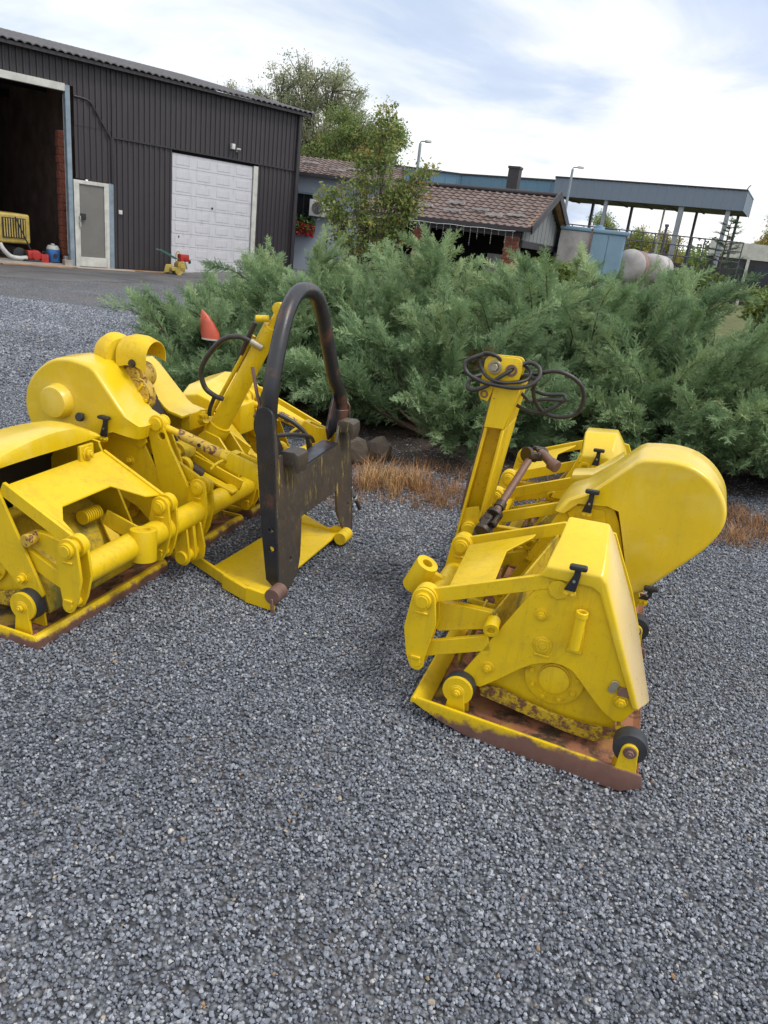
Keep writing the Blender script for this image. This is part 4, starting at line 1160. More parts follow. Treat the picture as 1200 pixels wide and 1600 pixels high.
# hanging clevises under the beam
for yy, xx in ((.80, -.15), (.735, -.155)):
    m = MB(); m.plate(capsule((xx, .26), (xx - .008, .130), .030, .040), yy, yy + .012); m.plate(capsule((xx, .26), (xx - .008, .130), .030, .040), yy + .05, yy + .062)
    o = m.build('hanger', 'yellow_worn', LM, .002, 1); o['kind'] = 'thing'
    m = MB(); m.cyl((xx - .008, yy - .012, .130), (xx - .008, yy + .07, .130), .030, 20); m.build('pin', 'yellow_paint', o, .002, 1)
m = MB(); m.plate([(-.19, .27), (-.12, .27), (-.13, .09), (-.17, .075), (-.21, .10), (-.215, .16)], .835, .847); m.build('hanger', 'yellow_paint', LM, .002, 1)
# platform running from the beam to the hitch frame
m = MB()
m.add([(x, y, z) for z in (.040, .052) for x, y in ((-.24, .865), (-.40, .80), (-.575, .770), (-.575, 1.58), (-.285, 1.74))], [(0, 1, 2, 3, 4), (9, 8, 7, 6, 5), (0, 5, 6, 1), (1, 6, 7, 2), (2, 7, 8, 3), (3, 8, 9, 4), (4, 9, 5, 0)])
m.build('platform', 'yellow_paint', LM, .002, 1)
m = MB(); m.bar((-.105, .915, .045), (-.37, .790, .042), .016, .055)
m.build('platform_rail', 'yellow_paint', LM, .003, 1)
m = MB(); m.bar((-.35, .785, .042), (-.52, .720, .042), .022, .066); m.bar((-.50, .722, .045), (-.64, .712, .045), .024, .072)
m.build('platform_rail', 'yellow_paint', LM, .003, 1)
m = MB(); m.plate([(-.22, .02), (-.62, .02), (-.63, .05), (-.60, .085), (-.54, .085), (-.52, .065), (-.22, .065)], 1.585, 1.605)
m.cyl((-.615, 1.50, .055), (-.615, 1.60, .055), .035, 18)
m.build('platform_rail', 'yellow_worn', LM, .003, 1)
m = MB(); m.cyl((-.632, .700, .075), (-.632, .78, .075), .036, 20); m.bar((-.634, .695, .07), (-.645, .690, -.0), .014, .010, (0, 1, 0)); m.build('lower_pin', 'rusty_steel', LM, .002, 1)
# black hitch frame
def xf(z): return -.605 + .10 * z
hf = MB()
def fplate(m, poly, off0, off1, holes=()):
    """plate in the leaning frame plane: poly in (y,z); off = distance behind the front face"""
    k = len(m.v)
    m.plate(poly, 0.0, 1.0, 'x', holes)
    for i in range(k, len(m.v)):
        x, y, z = m.v[i]
        m.v[i] = (-(xf(z) + (off1 if abs(x) > .5 else off0)), y, z)
fplate(hf, [(.835, .60), (.835, .04), (.94, .012), (1.02, .045), (1.055, .12), (1.065, .18), (1.08, .310), (1.50, .315), (1.505, .20), (1.60, .06), (1.64, .045), (1.72, .05), (1.725, .12), (1.70, .40), (1.68, .66), (1.54, .66), (1.50, .56), (1.10, .535), (1.035, .64), (.87, .64), (.84, .84)], 0.0, .014, holes=[arcpts(.955, .145, .011, 0, 330, 11), arcpts(1.65, .20, .010, 0, 330, 11)])
fo = hf.build('hitch_plate', 'black_scratched', LM, .002, 1)
def sidep(y, holes=True, drop=0.0):
    m = MB()
    P = [(-.600, .03), (-.565, .065), (-.535, .10), (-.44, .80)] + arcpts(-.478, .845, .040, 0, 150, 7) + [(-.530, .70), (-.575, .30)]
    P = [(-.602, .035), (-.540, .085), (-.505, .30), (-.445, .78)] + arcpts(-.485, .812, .040, 0, 160, 7) + [(-.535, .70), (-.575, .30)]
    P = [(a, b if b < .4 else b - drop) for a, b in P]
    H = [arcpts(-.548, .325, .0125, 0, 330, 11), arcpts(-.557, .235, .0125, 0, 330, 11)] if holes else []
    m.plate(P, y, y + .014, holes=H)
    return m.build('frame_side_plate', 'black_worn', LM, .002, 1)
sidep(.820); sidep(1.700, False, .11); 
m = MB()      # top flange of the cross beam and the gussets
for (ya, yb, z) in ((1.08, 1.51, .545),):
    m.add([(xf(z) - .0, ya, z - .01), (xf(z) + .085, ya, z - .01), (xf(z) + .085, yb, z + .012), (xf(z), yb, z + .012), (xf(z), ya, z), (xf(z) + .085, ya, z), (xf(z) + .085, yb, z + .022), (xf(z), yb, z + .022)], [(0, 1, 2, 3), (7, 6, 5, 4), (0, 4, 5, 1), (1, 5, 6, 2), (2, 6, 7, 3), (3, 7, 4, 0)])
m.build('cross_flange', 'black_worn', LM, .002, 1)
m = MB(); fplate(m, [(.845, .84), (.87, .86), (1.10, .53), (1.04, .50), (.85, .60)], .060, .072); m.build('frame_gusset', 'black_worn', LM, .002, 1)
m = MB(); fplate(m, [(1.69, .84), (1.66, .86), (1.52, .62), (1.54, .56), (1.69, .60)], .060, .072); m.build('frame_gusset', 'black_worn', LM, .002, 1)
for yy, zz in ((.955, .640), (1.585, .655)):     # coupling hooks
    m = MB()
    P = [(xf(zz) + .01, zz - .045), (xf(zz) - .052, zz - .035), (xf(zz) - .068, zz - .075), (xf(zz) - .078, zz - .030), (xf(zz) - .072, zz + .010), (xf(zz) - .055, zz + .020), (xf(zz) + .01, zz + .016)]
    m.plate(P, yy - .050, yy + .050); m.build('coupling_hook', 'black_scratched', LM, .004, 2)
m = MB()
HP = [(p_[0], p_[1], p_[2]) for p_ in [(-.470, .875, .62), (-.470, .870, .80), (-.475, .868, .94), (-.465, .93, 1.10), (-.450, 1.02, 1.235), (-.436, 1.13, 1.305), (-.430, 1.245, 1.318), (-.430, 1.35, 1.285), (-.436, 1.43, 1.19), (-.450, 1.50, 1.03), (-.460, 1.575, .88), (-.468, 1.66, .77), (-.47, 1.69, .66)]]
HP = [(a - .012, b, c_ if c_ < .7 else .7 + (c_ - .7) * .972) for a, b, c_ in HP]
m.tube(HP, .0345, 20, 8)
m.build('frame_hoop', 'black_worn', LM)
m = MB(); m.cyl((-.47, 1.69, .63), (-.47, 1.69, .70), .052, 20); m.build('hoop_socket', 'black_worn', LM, .003, 1)
m = MB(); m.tube([(-.40, .86, 1.00), (-.425, .86, .90), (-.44, .87, .83), (-.41, .88, .79)], .008, 8); m.build('hook_rod', 'rusty_steel', LM)
# far hood, far-side plates
secs = [
 (1.56, [(.205, .57), (.225, .640), (.30, .66), (.40, .64), (.50, .50), (.47, .45), (.38, .56), (.28, .58)]),
 (1.66, [(.200, .59), (.222, .665), (.31, .70), (.42, .68), (.52, .50), (.47, .45), (.38, .56), (.28, .58)]),
 (1.86, [(.200, .60), (.222, .680), (.31, .745), (.42, .70), (.52, .50), (.47, .45), (.38, .56), (.28, .58)]),
 (2.10, [(.200, .58), (.222, .650), (.31, .705), (.42, .66), (.52, .50), (.47, .45), (.38, .56), (.28, .58)])]
hood_sections(secs, 'yellow_cover', 'end_hood', LM)
m = MB(); m.plate([(.42, .56), (.20, .60), (.13, .52), (.0, .30), (.1, .2), (.4, .3)], 1.54, 1.552); m.build('side_plate', 'yellow_paint', LM, .002, 1)
m = MB(); m.bar((.16, 1.95, .665), (-.27, 1.93, .52), .014, .030); m.build('tie_bar', 'yellow_paint', LM, .002, 1)
# hoses and fittings
hose([(-.205, 1.20, 1.045), (-.15, 1.18, 1.06), (-.08, 1.17, 1.04), (-.01, 1.17, .97), (.035, 1.17, .88), (.02, 1.18, .80), (-.03, 1.19, .765), (-.07, 1.2, .755)], .0125, root=LM)
hose([(-.03, 1.19, .765), (.0, 1.20, .70), (.01, 1.21, .66)], .010, root=LM)
hose([(-.36, 1.05, .86), (-.345, 1.04, .78), (-.33, 1.05, .70), (-.34, 1.08, .64), (-.38, 1.12, .62)], .011, root=LM)
hose([(-.45, .93, .70), (-.46, 1.15, .665), (-.44, 1.4, .60), (-.42, 1.5, .55)], .010, root=LM)
hose([(-.30, 1.33, .70), (-.38, 1.36, .66), (-.43, 1.39, .60), (-.44, 1.42, .50)], .012, root=LM)
hose([(-.36, 1.60, .50), (-.42, 1.85, .38), (-.45, 1.97, .22), (-.475, 2.03, .12), (-.52, 2.05, .03)], .011, root=LM)
m = MB(); m.cyl((-.200, 1.20, 1.045), (-.255, 1.215, 1.020), .017, 14); m.build('hose_fitting', 'zinc', LM, .002, 1)
m = MB(); m.cyl((-.458, 2.00, .17), (-.474, 2.03, .115), .018, 14); m.cyl((-.478, 2.035, .10), (-.484, 2.04, .085), .022, 14); m.build('hose_coupling', 'bright_steel', LM, .002, 1)
m = MB(); m.hexbolt((.05, 1.20, .66), (-1, -.3, 0), .018, .03, 1.3); m.cyl((.06, 1.22, .62), (.02, 1.20, .64), .02, 12); m.build('valve', 'yellow_worn', LM)
MB.mirror = 1.0
# ------------------------------------------------------------------ dark metal shed
def mat_clad():
    t = MT('dark_cladding'); v = t.coord('Object')
    c = t.mix(t.noise(v, 1.2, 5, .6), (0.030, 0.026, 0.030), (0.046, 0.041, 0.046))
    c = t.mix(t.ramp(t.noise(t.coord('Object', (3, 3, .35)), 2.0, 6, .7), [(0.52, 0), (0.75, .5)]), c, (0.070, 0.058, 0.056))
    c = t.mix(t.ramp(t.noise(v, 3.3, 6, .7), [(0.66, 0), (0.74, .5)]), c, (0.10, 0.040, 0.028))
    t.set(c, 0.5); t.bump(t.noise(v, 30, 4), 0.05, 0.004)
mat_clad()
simple('trim_dark', (0.030, 0.026, 0.030), 0.45, var=.3, scale=3)
simple('frame_bluegrey', (0.20, 0.26, 0.31), 0.5, var=.25, scale=4)
simple('white_frame', (0.52, 0.52, 0.48), 0.5, var=.18, scale=5)
t = MT('white_door'); v = t.coord('Object')
c = t.mix(t.ramp(t.noise(t.coord('Object', (6, 6, .9)), 1.5, 6, .7), [(0.5, 0), (0.72, .55)]), (0.56, 0.565, 0.60), (0.33, 0.33, 0.34)); t.set(c, 0.5)
simple('roof_sheet', (0.085, 0.082, 0.088), 0.75, var=.4, scale=3, bump=.2)
simple('concrete', (0.30, 0.27, 0.24), 0.9, var=.35, scale=4, bump=.3)
simple('ochre_board', (0.30, 0.17, 0.09), 0.8, var=.4, scale=3)
simple('brick_red', (0.20, 0.060, 0.035), 0.85, var=.35, scale=14, bump=.3)
simple('mortar', (0.20, 0.18, 0.16), 0.95, var=.2, scale=10)
simple('block_wall', (0.11, 0.075, 0.06), 0.9, var=.4, scale=2, bump=.2)
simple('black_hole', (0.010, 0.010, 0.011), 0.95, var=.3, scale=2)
t = MT('wired_glass'); v = t.coord('Object')
c = t.mix(t.noise(v, 2.0, 5, .6), (0.13, 0.125, 0.115), (0.20, 0.195, 0.18)); t.set(c, 0.22, spec=.5)
t.bump(t.voro(v, 22.0, 'Distance'), 0.25, 0.004)
simple('white_plastic', (0.62, 0.62, 0.60), 0.4, var=.1)
simple('tractor_yellow', (0.40, 0.30, 0.07), 0.5, var=.35, scale=5)
simple('vac_blue', (0.03, 0.12, 0.33), 0.4, var=.3)
simple('red_plastic', (0.40, 0.025, 0.02), 0.4, var=.35)
simple('pale_grey', (0.42, 0.42, 0.41), 0.55, var=.25)
simple('dark_metal', (0.035, 0.035, 0.037), 0.5, .4, var=.4)
simple('green_bar', (0.03, 0.13, 0.11), 0.45, var=.3)
SH = thing('metal_shed', 'dark corrugated metal shed with open bay, glazed door and white sectional garage door', 'shed', (bx_o.x, bx_o.y, 0), bx_yaw)
def ribs(m, s0, s1, z0, z1, t0=0.0, pitch_=.145, depth=.030, sg=-1):
    """trapezoid-profiled sheet, as one folded surface with a back"""
    pts = []; s_ = s0
    while s_ < s1 - 1e-4:
        for f_, d in ((0, 0), (.50, 0), (.62, 1), (.88, 1)):
            q = s_ + f_ * pitch_
            if q < s1: pts.append((q, t0 + sg * depth * d))
        s_ += pitch_
    pts.append((s1, t0))
    n = len(pts); k = len(m.v)
    m.add([(a, b, z0) for a, b in pts] + [(a, b, z1) for a, b in pts], [(i, i + 1, n + i + 1, n + i) for i in range(n - 1)])
def sheet_part(name, s0, s1, z0, z1, t0=0.0):
    m = MB(); ribs(m, s0, s1, z0, z1, t0); return m.build(name, 'dark_cladding', SH, flat=True)
sheet_part('cladding_sheet', .10, 1.69, .03, 3.14)
sheet_part('cladding_sheet', 4.37, 5.74, .0, 3.14)
sheet_part('cladding_sheet', .10, 5.74, 3.16, 4.66, -.020)
sheet_part('cladding_sheet', -.86, .055, 2.10, 3.30, -.006)
sheet_part('cladding_sheet', -.86, .055, 3.28, 4.66, -.016)
sheet_part('cladding_sheet', -8.0, -.86, 4.10, 4.66, -.010)
sheet_part('cladding_sheet', -8.0, -4.75, .0, 4.10)
m = MB(); ribs(m, 0, 12, 0, 4.7, 0.0); m.v = [(5.76 + b * -1, a, z) for a, b, z in m.v]; m.build('side_cladding', 'dark_cladding', SH, flat=True)
m = MB(); m.box((5.72, -.035, 0), (5.80, .03, 4.68)); m.build('corner_flashing', 'trim_dark', SH)
m = MB(); m.box((.055, -.05, 2.06), (.10, .02, 4.68)); m.box((.075, -.03, 0), (.10, .02, 2.06)); m.build('corner_flashing', 'trim_dark', SH)
m = MB(); m.box((.10, -.060, 3.135), (5.72, -.018, 3.170)); m.build('drip_flashing', 'trim_dark', SH)
m = MB(); m.cyl((5.66, -.10, .1), (5.66, -.10, 4.62), .045, 14); m.build('downpipe', 'trim_dark', SH)
m = MB(); m.tube([(-.86, -.05, 3.9), (-.60, -.06, 3.88), (-.45, -.07, 3.80), (-.18, -.07, 3.40), (.03, -.07, 3.10)], .022, 8, 3); m.tube([(.03, -.07, 3.12), (.035, -.07, 2.1)], .018, 8, 1); m.build('cable', 'trim_dark', SH)
# garage door with its raised panels
gd = MB(); gd.box((1.70, .02, .05), (4.20, .06, 3.06)); gdo = gd.build('garage_door', 'white_door', SH)
rows_, cols_ = 9, 4
hh = 3.0 / rows_; ww = 2.48 / cols_
base = None
for r_ in range(rows_):
    m = MB(); m.box((1.705, .006, .055 + r_ * hh), (4.195, .024, .045 + (r_ + 1) * hh)); sec_ = m.build('door_section', 'white_door', gdo, .004, 1)
    for c_ in range(cols_):
        if base is None:
            m = MB(); m.plate([(-ww * .33, -hh * .27), (ww * .33, -hh * .27), (ww * .33, hh * .27), (-ww * .33, hh * .27)], -.005, .004)
            base = m.build('door_panel', 'white_door', gdo, .0015, 1); b = base
        else:
            b = base.copy(); col.objects.link(b)
        b.parent = gdo; b.location = (1.71 + (c_ + .5) * ww, .004, .05 + (r_ + .5) * hh)
m = MB(); m.box((2.9, -.012, 1.78), (2.95, -.004, 1.83)); m.box((1.9, -.012, .95), (1.93, -.004, 1.0)); m.build('door_lock', 'dark_metal', gdo)
m = MB(); m.box((4.215, -.04, .03), (4.36, .03, 3.08)); m.build('door_jamb', 'white_frame', SH, .004, 1)
m = MB(); m.box((1.69, .06, 3.05), (4.21, .10, 3.14)); m.box((4.195, .03, 0), (4.215, .2, 3.06)); m.build('door_lintel', 'black_hole', SH)
m = MB(); m.box((1.62, -.16, .0), (4.40, .03, .05)); m.build('door_sill', 'concrete', SH)
# personnel door: white frame, wired glass
m = MB(); m.box((-.93, -.045, .0), (-.83, .03, 2.07)); m.box((-.13, -.045, 0), (-.045, .03, 2.07)); m.box((-.83, -.045, 1.985), (-.13, .03, 2.07)); m.box((-.83, -.04, .03), (-.13, .03, .26)); m.box((-.83, -.040, .26), (-.795, .03, 1.985)); m.box((-.165, -.040, .26), (-.13, .03, 1.985))
gdr = m.build('glazed_door', 'white_frame', SH, .004, 1)
m = MB(); m.box((-.795, -.01, .26), (-.165, .008, 1.985)); m.build('pane', 'wired_glass', gdr)
m = MB(); m.box((-.80, -.075, 1.15), (-.66, -.045, 1.30)); m.build('lock_box', 'dark_metal', gdr); m = MB(); m.box((-.815, -.09, .98), (-.79, -.045, 1.10)); m.tube([(-.81, -.05, 1.25), (-.81, -.10, 1.20), (-.81, -.10, 1.12), (-.81, -.05, 1.08)], .01, 8, 3); m.build('handle', 'pale_grey', gdr)
m = MB(); m.box((-.045, -.05, .0), (.072, .02, 2.08)); m.build('door_post', 'frame_bluegrey', SH, .004, 1)
# open bay
m = MB(); m.box((-1.065, -.05, .0), (-.955, .10, 4.10)); m.build('bay_jamb', 'frame_bluegrey', SH, .004, 1)
m = MB(); m.box((-1.05, .1, .3), (-1.07, .12, 3.9)); m.build('bay_curtain_rail', 'white_frame', SH)
m = MB(); m.box((-4.75, -.045, 3.96), (-1.065, .08, 4.12)); m.build('bay_header', 'white_frame', SH, .004, 1)
m = MB(); m.box((-4.85, -.05, 0), (-4.75, .10, 4.1)); m.build('bay_jamb', 'frame_bluegrey', SH)
m = MB(); m.box((-6.9, 9.0, 0), (.2, 9.1, 4.6)); m.box((-6.9, .3, 0), (-6.8, 9, 4.6)); m.build('inner_wall', 'block_wall', SH)
m = MB(); m.box((-.62, .25, 0), (-.52, 9, 4.6)); m.build('inner_wall', 'block_wall', SH)
m = MB(); m.box((-6.8, .08, .0), (-.6, 9, .04)); m.build('bay_floor', 'concrete', SH)
for yy in (2.5, 5.5): 
    m = MB(); m.bar((-6.8, yy, 4.25), (-.6, yy, 4.25), .12, .22); m.build('roof_beam', 'black_hole', SH)
m = MB(); m.bar((-2.3, 2.2, 4.1), (-1.9, 2.6, 3.5), .08, .08); m.build('brace', 'pale_grey', SH)
# hollow-block pier just inside the jamb, block by block
bm0 = None
for r_ in range(17):
    for c_ in range(2):
        if bm0 is None:
            m = MB(); m.box((-.075, -.10, -.085), (.075, .10, .085)); bm0 = m.build('brick', 'brick_red', SH, .006, 1); b = bm0
        else: b = bm0.copy(); col.objects.link(b)
        b.parent = SH
        b.location = (-.88 - .16 * c_ - (.012 if r_ % 2 else 0) + rnd.uniform(-.004, .004), .45 + rnd.uniform(-.01, .01), .13 + r_ * .182)
m = MB(); m.box((-1.10, .38, .04), (-.80, .53, 3.14)); m.build('pier_mortar', 'mortar', SH)
# roof: profiled sheet, gutter edge and verge
sl = math.tan(R(10.5))
m = MB(); pts = []
s_ = -8.2
while s_ < 5.97:
    for f_, d in ((0, 0), (.25, .030), (.5, .042), (.75, .030)): pts.append((s_ + f_ * .177, d))
    s_ += .177
n = len(pts)
V = [(a, -.30, 4.72 + b) for a, b in pts] + [(a, 8.0, 4.72 + 8.3 * sl + b) for a, b in pts]
V += [(a, -.30, 4.70 + b) for a, b in pts] + [(a, 8.0, 4.70 + 8.3 * sl + b) for a, b in pts]
F_ = [(i, i + 1, n + i + 1, n + i) for i in range(n - 1)] + [(2 * n + i, 3 * n + i, 3 * n + i + 1, 2 * n + i + 1) for i in range(n - 1)] + [(i, 2 * n + i, 2 * n + i + 1, i + 1) for i in range(n - 1)]
m.add(V, F_); m.build('roof', 'roof_sheet', SH, flat=True)
m = MB(); m.box((-8.2, -.26, 4.63), (5.95, -.22, 4.70)); m.box((-8.2, -.22, 4.64), (5.92, .0, 4.66)); m.build('eaves_board', 'trim_dark', SH)
m = MB(); m.bar((5.95, -.28, 4.68), (5.95, 8.0, 4.68 + 8.28 * sl), .03, .12); m.build('verge_board', 'trim_dark', SH)
m = MB(); m.add([(-8.2, 8, 4.6 + 8.3 * sl), (5.95, 8, 4.6 + 8.3 * sl), (5.95, 16, 4.6), (-8.2, 16, 4.6)], [(0, 1, 2, 3)]); m.add([(5.74, 0, 4.6), (5.74, 8, 4.6 + 8.2 * sl), (5.74, 16, 4.6), (5.74, 16, 0), (5.74, 0, 0)], [(0, 1, 2, 3, 4)]); m.add([(-8.0, 0, 4.6), (-8.0, 8, 4.6 + 8.2 * sl), (-8.0, 16, 4.6), (-8.0, 16, 0), (-8.0, 0, 0)], [(0, 1, 2, 3, 4)]); m.build('rear_roof', 'roof_sheet', SH, flat=True)
# small wall things
m = MB(); m.box((3.40, -.17, 3.40), (3.50, -.06, 3.54)); m.box((3.42, -.06, 3.44), (3.48, -.02, 3.50)); o = m.build('motion_sensor', 'white_plastic', None, .012, 2); o.location = SH.location; o.rotation_euler = SH.rotation_euler; tag(o, 'white square motion sensor on the shed wall above the garage door', 'sensor')
m = MB(); m.bar((3.64, -.06, 3.40), (3.60, -.19, 3.43), .12, .045); m.box((3.60, -.06, 3.35), (3.66, -.02, 3.42)); o = m.build('floodlight', 'pale_grey', None, .008, 1); o.location = SH.location; o.rotation_euler = SH.rotation_euler; tag(o, 'small tilted floodlight beside the motion sensor on the shed', 'lamp')
m = MB(); m.box((.20, -.07, 1.38), (.29, -.03, 1.48)); m.cyl((.245, -.078, 1.43), (.245, -.07, 1.43), .02, 12); o = m.build('doorbell', 'white_plastic', None, .006, 1); o.location = SH.location; o.rotation_euler = SH.rotation_euler; tag(o, 'white doorbell on the dark cladding right of the glazed door', 'doorbell')
def at_shed(name, lb, cat, s_, t_, z=0.0, rz=0.0, group=None):
    p = bl(s_, t_); return thing(name, lb, cat, (p.x, p.y, z + ground_h(p.x, p.y)), bx_yaw + rz, group)
# threshold boards and concrete
m = MB(); m.box((-4.8, -.42, .0), (-1.0, .08, .035)); o = m.build('threshold', 'concrete', SH, .008, 1)
for i_, (a, b, lb) in enumerate(((-4.7, -2.9, 'worn ochre board on the ground before the open bay, leftmost'), (-2.85, -1.15, 'worn ochre board on the ground before the open bay, beside the jamb'), (.15, 1.45, 'ochre board lying along the foot of the dark wall'))):
    p = bl((a + b) / 2, -.55 if i_ < 2 else -.28); m = MB(); m.box((-(b - a) / 2, -.085, 0), ((b - a) / 2, .085, .03)); m.T = None
    o = m.build('board', 'ochre_board', None, .006, 1); o.location = (p.x, p.y, .004); o.rotation_euler = (0, 0, bx_yaw + R([-1.5, 1, -2][i_])); tag(o, lb, 'board', 'boards along the shed front')
t_ = MT('flagstone'); v = t_.coord('Object'); t_.set(t_.mix(t_.noise(v, 3, 5, .6), (0.30, .24, .19), (.40, .33, .28)), .85)
p = bl(-.35, -.42); m = MB(); m.box((-.75, -.16, 0), (.75, .16, .03)); o = m.build('doorstep', 'flagstone', None, .01, 1); o.location = (p.x, p.y, .006); o.rotation_euler = (0, 0, bx_yaw); tag(o, 'low pale step in front of the glazed door', 'step')
# yellow machine in the bay (a compactor with a slotted grille)
yt = at_shed('small_tractor', 'old yellow machine with a slotted grille parked in the open bay', 'tractor', -2.35, .60, 0, 0)
m = MB(); m.box((-.62, .0, .42), (.55, 1.2, 1.12)); b_ = m.build('body', 'tractor_yellow', yt, .06, 3)
m = MB(); m.box((-.10, -.03, .55), (.44, .0, 1.02)); m.build('grille_recess', 'dark_metal', yt)
g0 = None
for k in range(9):
    if g0 is None: m = MB(); m.box((-.012, -.05, .57), (.012, -.03, 1.0)); g0 = m.build('grille_bar', 'tractor_yellow', yt); b = g0
    else: b = g0.copy(); col.objects.link(b); b.parent = yt
    b.location.x = -.06 + k * .058
m = MB(); m.box((-.55, -.02, .48), (-.2, .02, .9)); m.build('side_vent', 'dark_metal', yt)
m = MB(); m.tube([(-.25, -.25, .42), (-.20, -.28, .30), (-.05, -.30, .14), (.15, -.30, .10), (.35, -.28, .12)], .055, 12, 5); m.build('exhaust_hose', 'pale_grey', yt)
m = MB(); m.cyl((.25, -.1, .17), (.25, .1, .17), .17, 24); m.cyl((-.5, -.1, .17), (-.5, .1, .17), .17, 24); m.build('wheel', 'rubber', yt, .02, 2)
m = MB(); m.cyl((.33, -.22, .14), (.46, -.20, .14), .11, 18); m.build('pump', 'dark_metal', yt, .01, 1)
# vacuum cleaner and clutter
vc_ = at_shed('vacuum_cleaner', 'blue drum vacuum cleaner with grey lid inside the open bay', 'vacuum cleaner', -1.33, .42)
m = MB(); m.cyl((0, 0, .06), (0, 0, .36), .155, 24, .17); m.build('drum', 'vac_blue', vc_, .01, 2)
m = MB(); m.cyl((0, 0, .36), (0, 0, .46), .165, 24, .12); m.cyl((0, 0, .46), (0, 0, .50), .05, 12); m.build('lid', 'pale_grey', vc_, .02, 2)
m = MB(); m.cyl((0, -.16, .22), (0, -.19, .22), .05, 16); m.build('inlet', 'dark_metal', vc_)
for k in range(4): m = MB(); a = R(45 + 90 * k); m.cyl((.14 * math.cos(a), .14 * math.sin(a), .03), (.14 * math.cos(a) + .03, .14 * math.sin(a), .03), .03, 12); m.build('caster', 'dark_metal', vc_)
br_ = at_shed('brush_cutter', 'red garden tool with a slanting dark shaft in the open bay', 'tool', -1.85, .35)
m = MB(); m.box((-.14, -.1, .10), (.14, .1, .30)); m.cyl((.06, -.12, .2), (.06, .12, .2), .12, 16); m.build('engine', 'red_plastic', br_, .03, 2)
m = MB(); m.cyl((.0, 0, .22), (-.32, .15, 1.05), .018, 8); m.build('shaft', 'dark_metal', br_)
m = MB(); m.box((-.24, -.13, .02), (.22, .12, .09)); m.build('base', 'dark_metal', br_, .01, 1)
cr_ = at_shed('fuel_can', 'small red can on the bay floor beside the blue vacuum', 'can', -1.60, .28)
m = MB(); m.box((-.09, -.07, .0), (.09, .07, .24)); m.build('can_body', 'red_plastic', cr_, .025, 2); m = MB(); m.cyl((.04, 0, .23), (.04, 0, .29), .03, 12); m.tube([(-.06, 0, .24), (-.03, 0, .29), (.01, 0, .29), (.03, 0, .25)], .012, 8, 3); m.build('cap', 'dark_metal', cr_)
bk_ = at_shed('grey_box', 'low beige block at the foot of the bay jamb', 'box', -1.12, .02)
m = MB(); m.box((-.10, -.10, 0), (.10, .10, .16)); m.box((-.02, .1, 0), (.12, .22, .24)); m.build('block', 'concrete', bk_, .01, 1)
# walk-behind engine tool at the wall
gt = at_shed('garden_tiller', 'little yellow tiller with red engine and green handlebars by the garage door', 'tiller', 1.55, -.62, 0, R(-6))
m = MB(); m.box((-.20, -.16, .10), (.18, .16, .20)); m.plate([(-.36, .04), (-.20, .04), (-.12, .26), (-.30, .26)], -.03, .03); m.build('chassis', 'tractor_yellow', gt, .015, 1)
m = MB(); m.cyl((.08, -.19, .24), (.08, .12, .24), .12, 18); m.cyl((.08, -.21, .24), (.08, -.19, .24), .07, 14); m.build('gear_case', 'tractor_yellow', gt, .01, 1)
m = MB(); m.box((.06, -.12, .36), (.30, .12, .54)); m.cyl((.22, -.14, .45), (.22, -.12, .45), .07, 14); m.build('engine', 'red_plastic', gt, .03, 2)
m = MB(); m.tube([(.26, .10, .36), (.30, .08, .25), (.30, .04, .16)], .012, 8, 3); m.cyl((.34, .0, .36), (.38, .0, .36), .05, 12); m.build('silencer', 'dark_metal', gt)
for sg in (-.12, .12):
    m = MB(); m.tube([(.02, sg, .40), (-.22, sg, .50), (-.46, sg * 1.2, .60), (-.52, sg * 1.2, .60)], .016, 8, 4); m.build('handlebar', 'green_bar', gt)
for k, sg in enumerate((-.14, .14)): m = MB(); m.cyl((.0, sg, .10), (.0, sg + .04 * (1 if sg > 0 else -1), .10), .10, 18); m.build('wheel', 'tractor_yellow', gt)
m = MB(); m.tube([(-.02, .02, .36), (.0, .04, .56), (.06, .03, .60), (.10, .02, .52)], .014, 8, 4); m.build('hoop', 'tractor_yellow', gt)

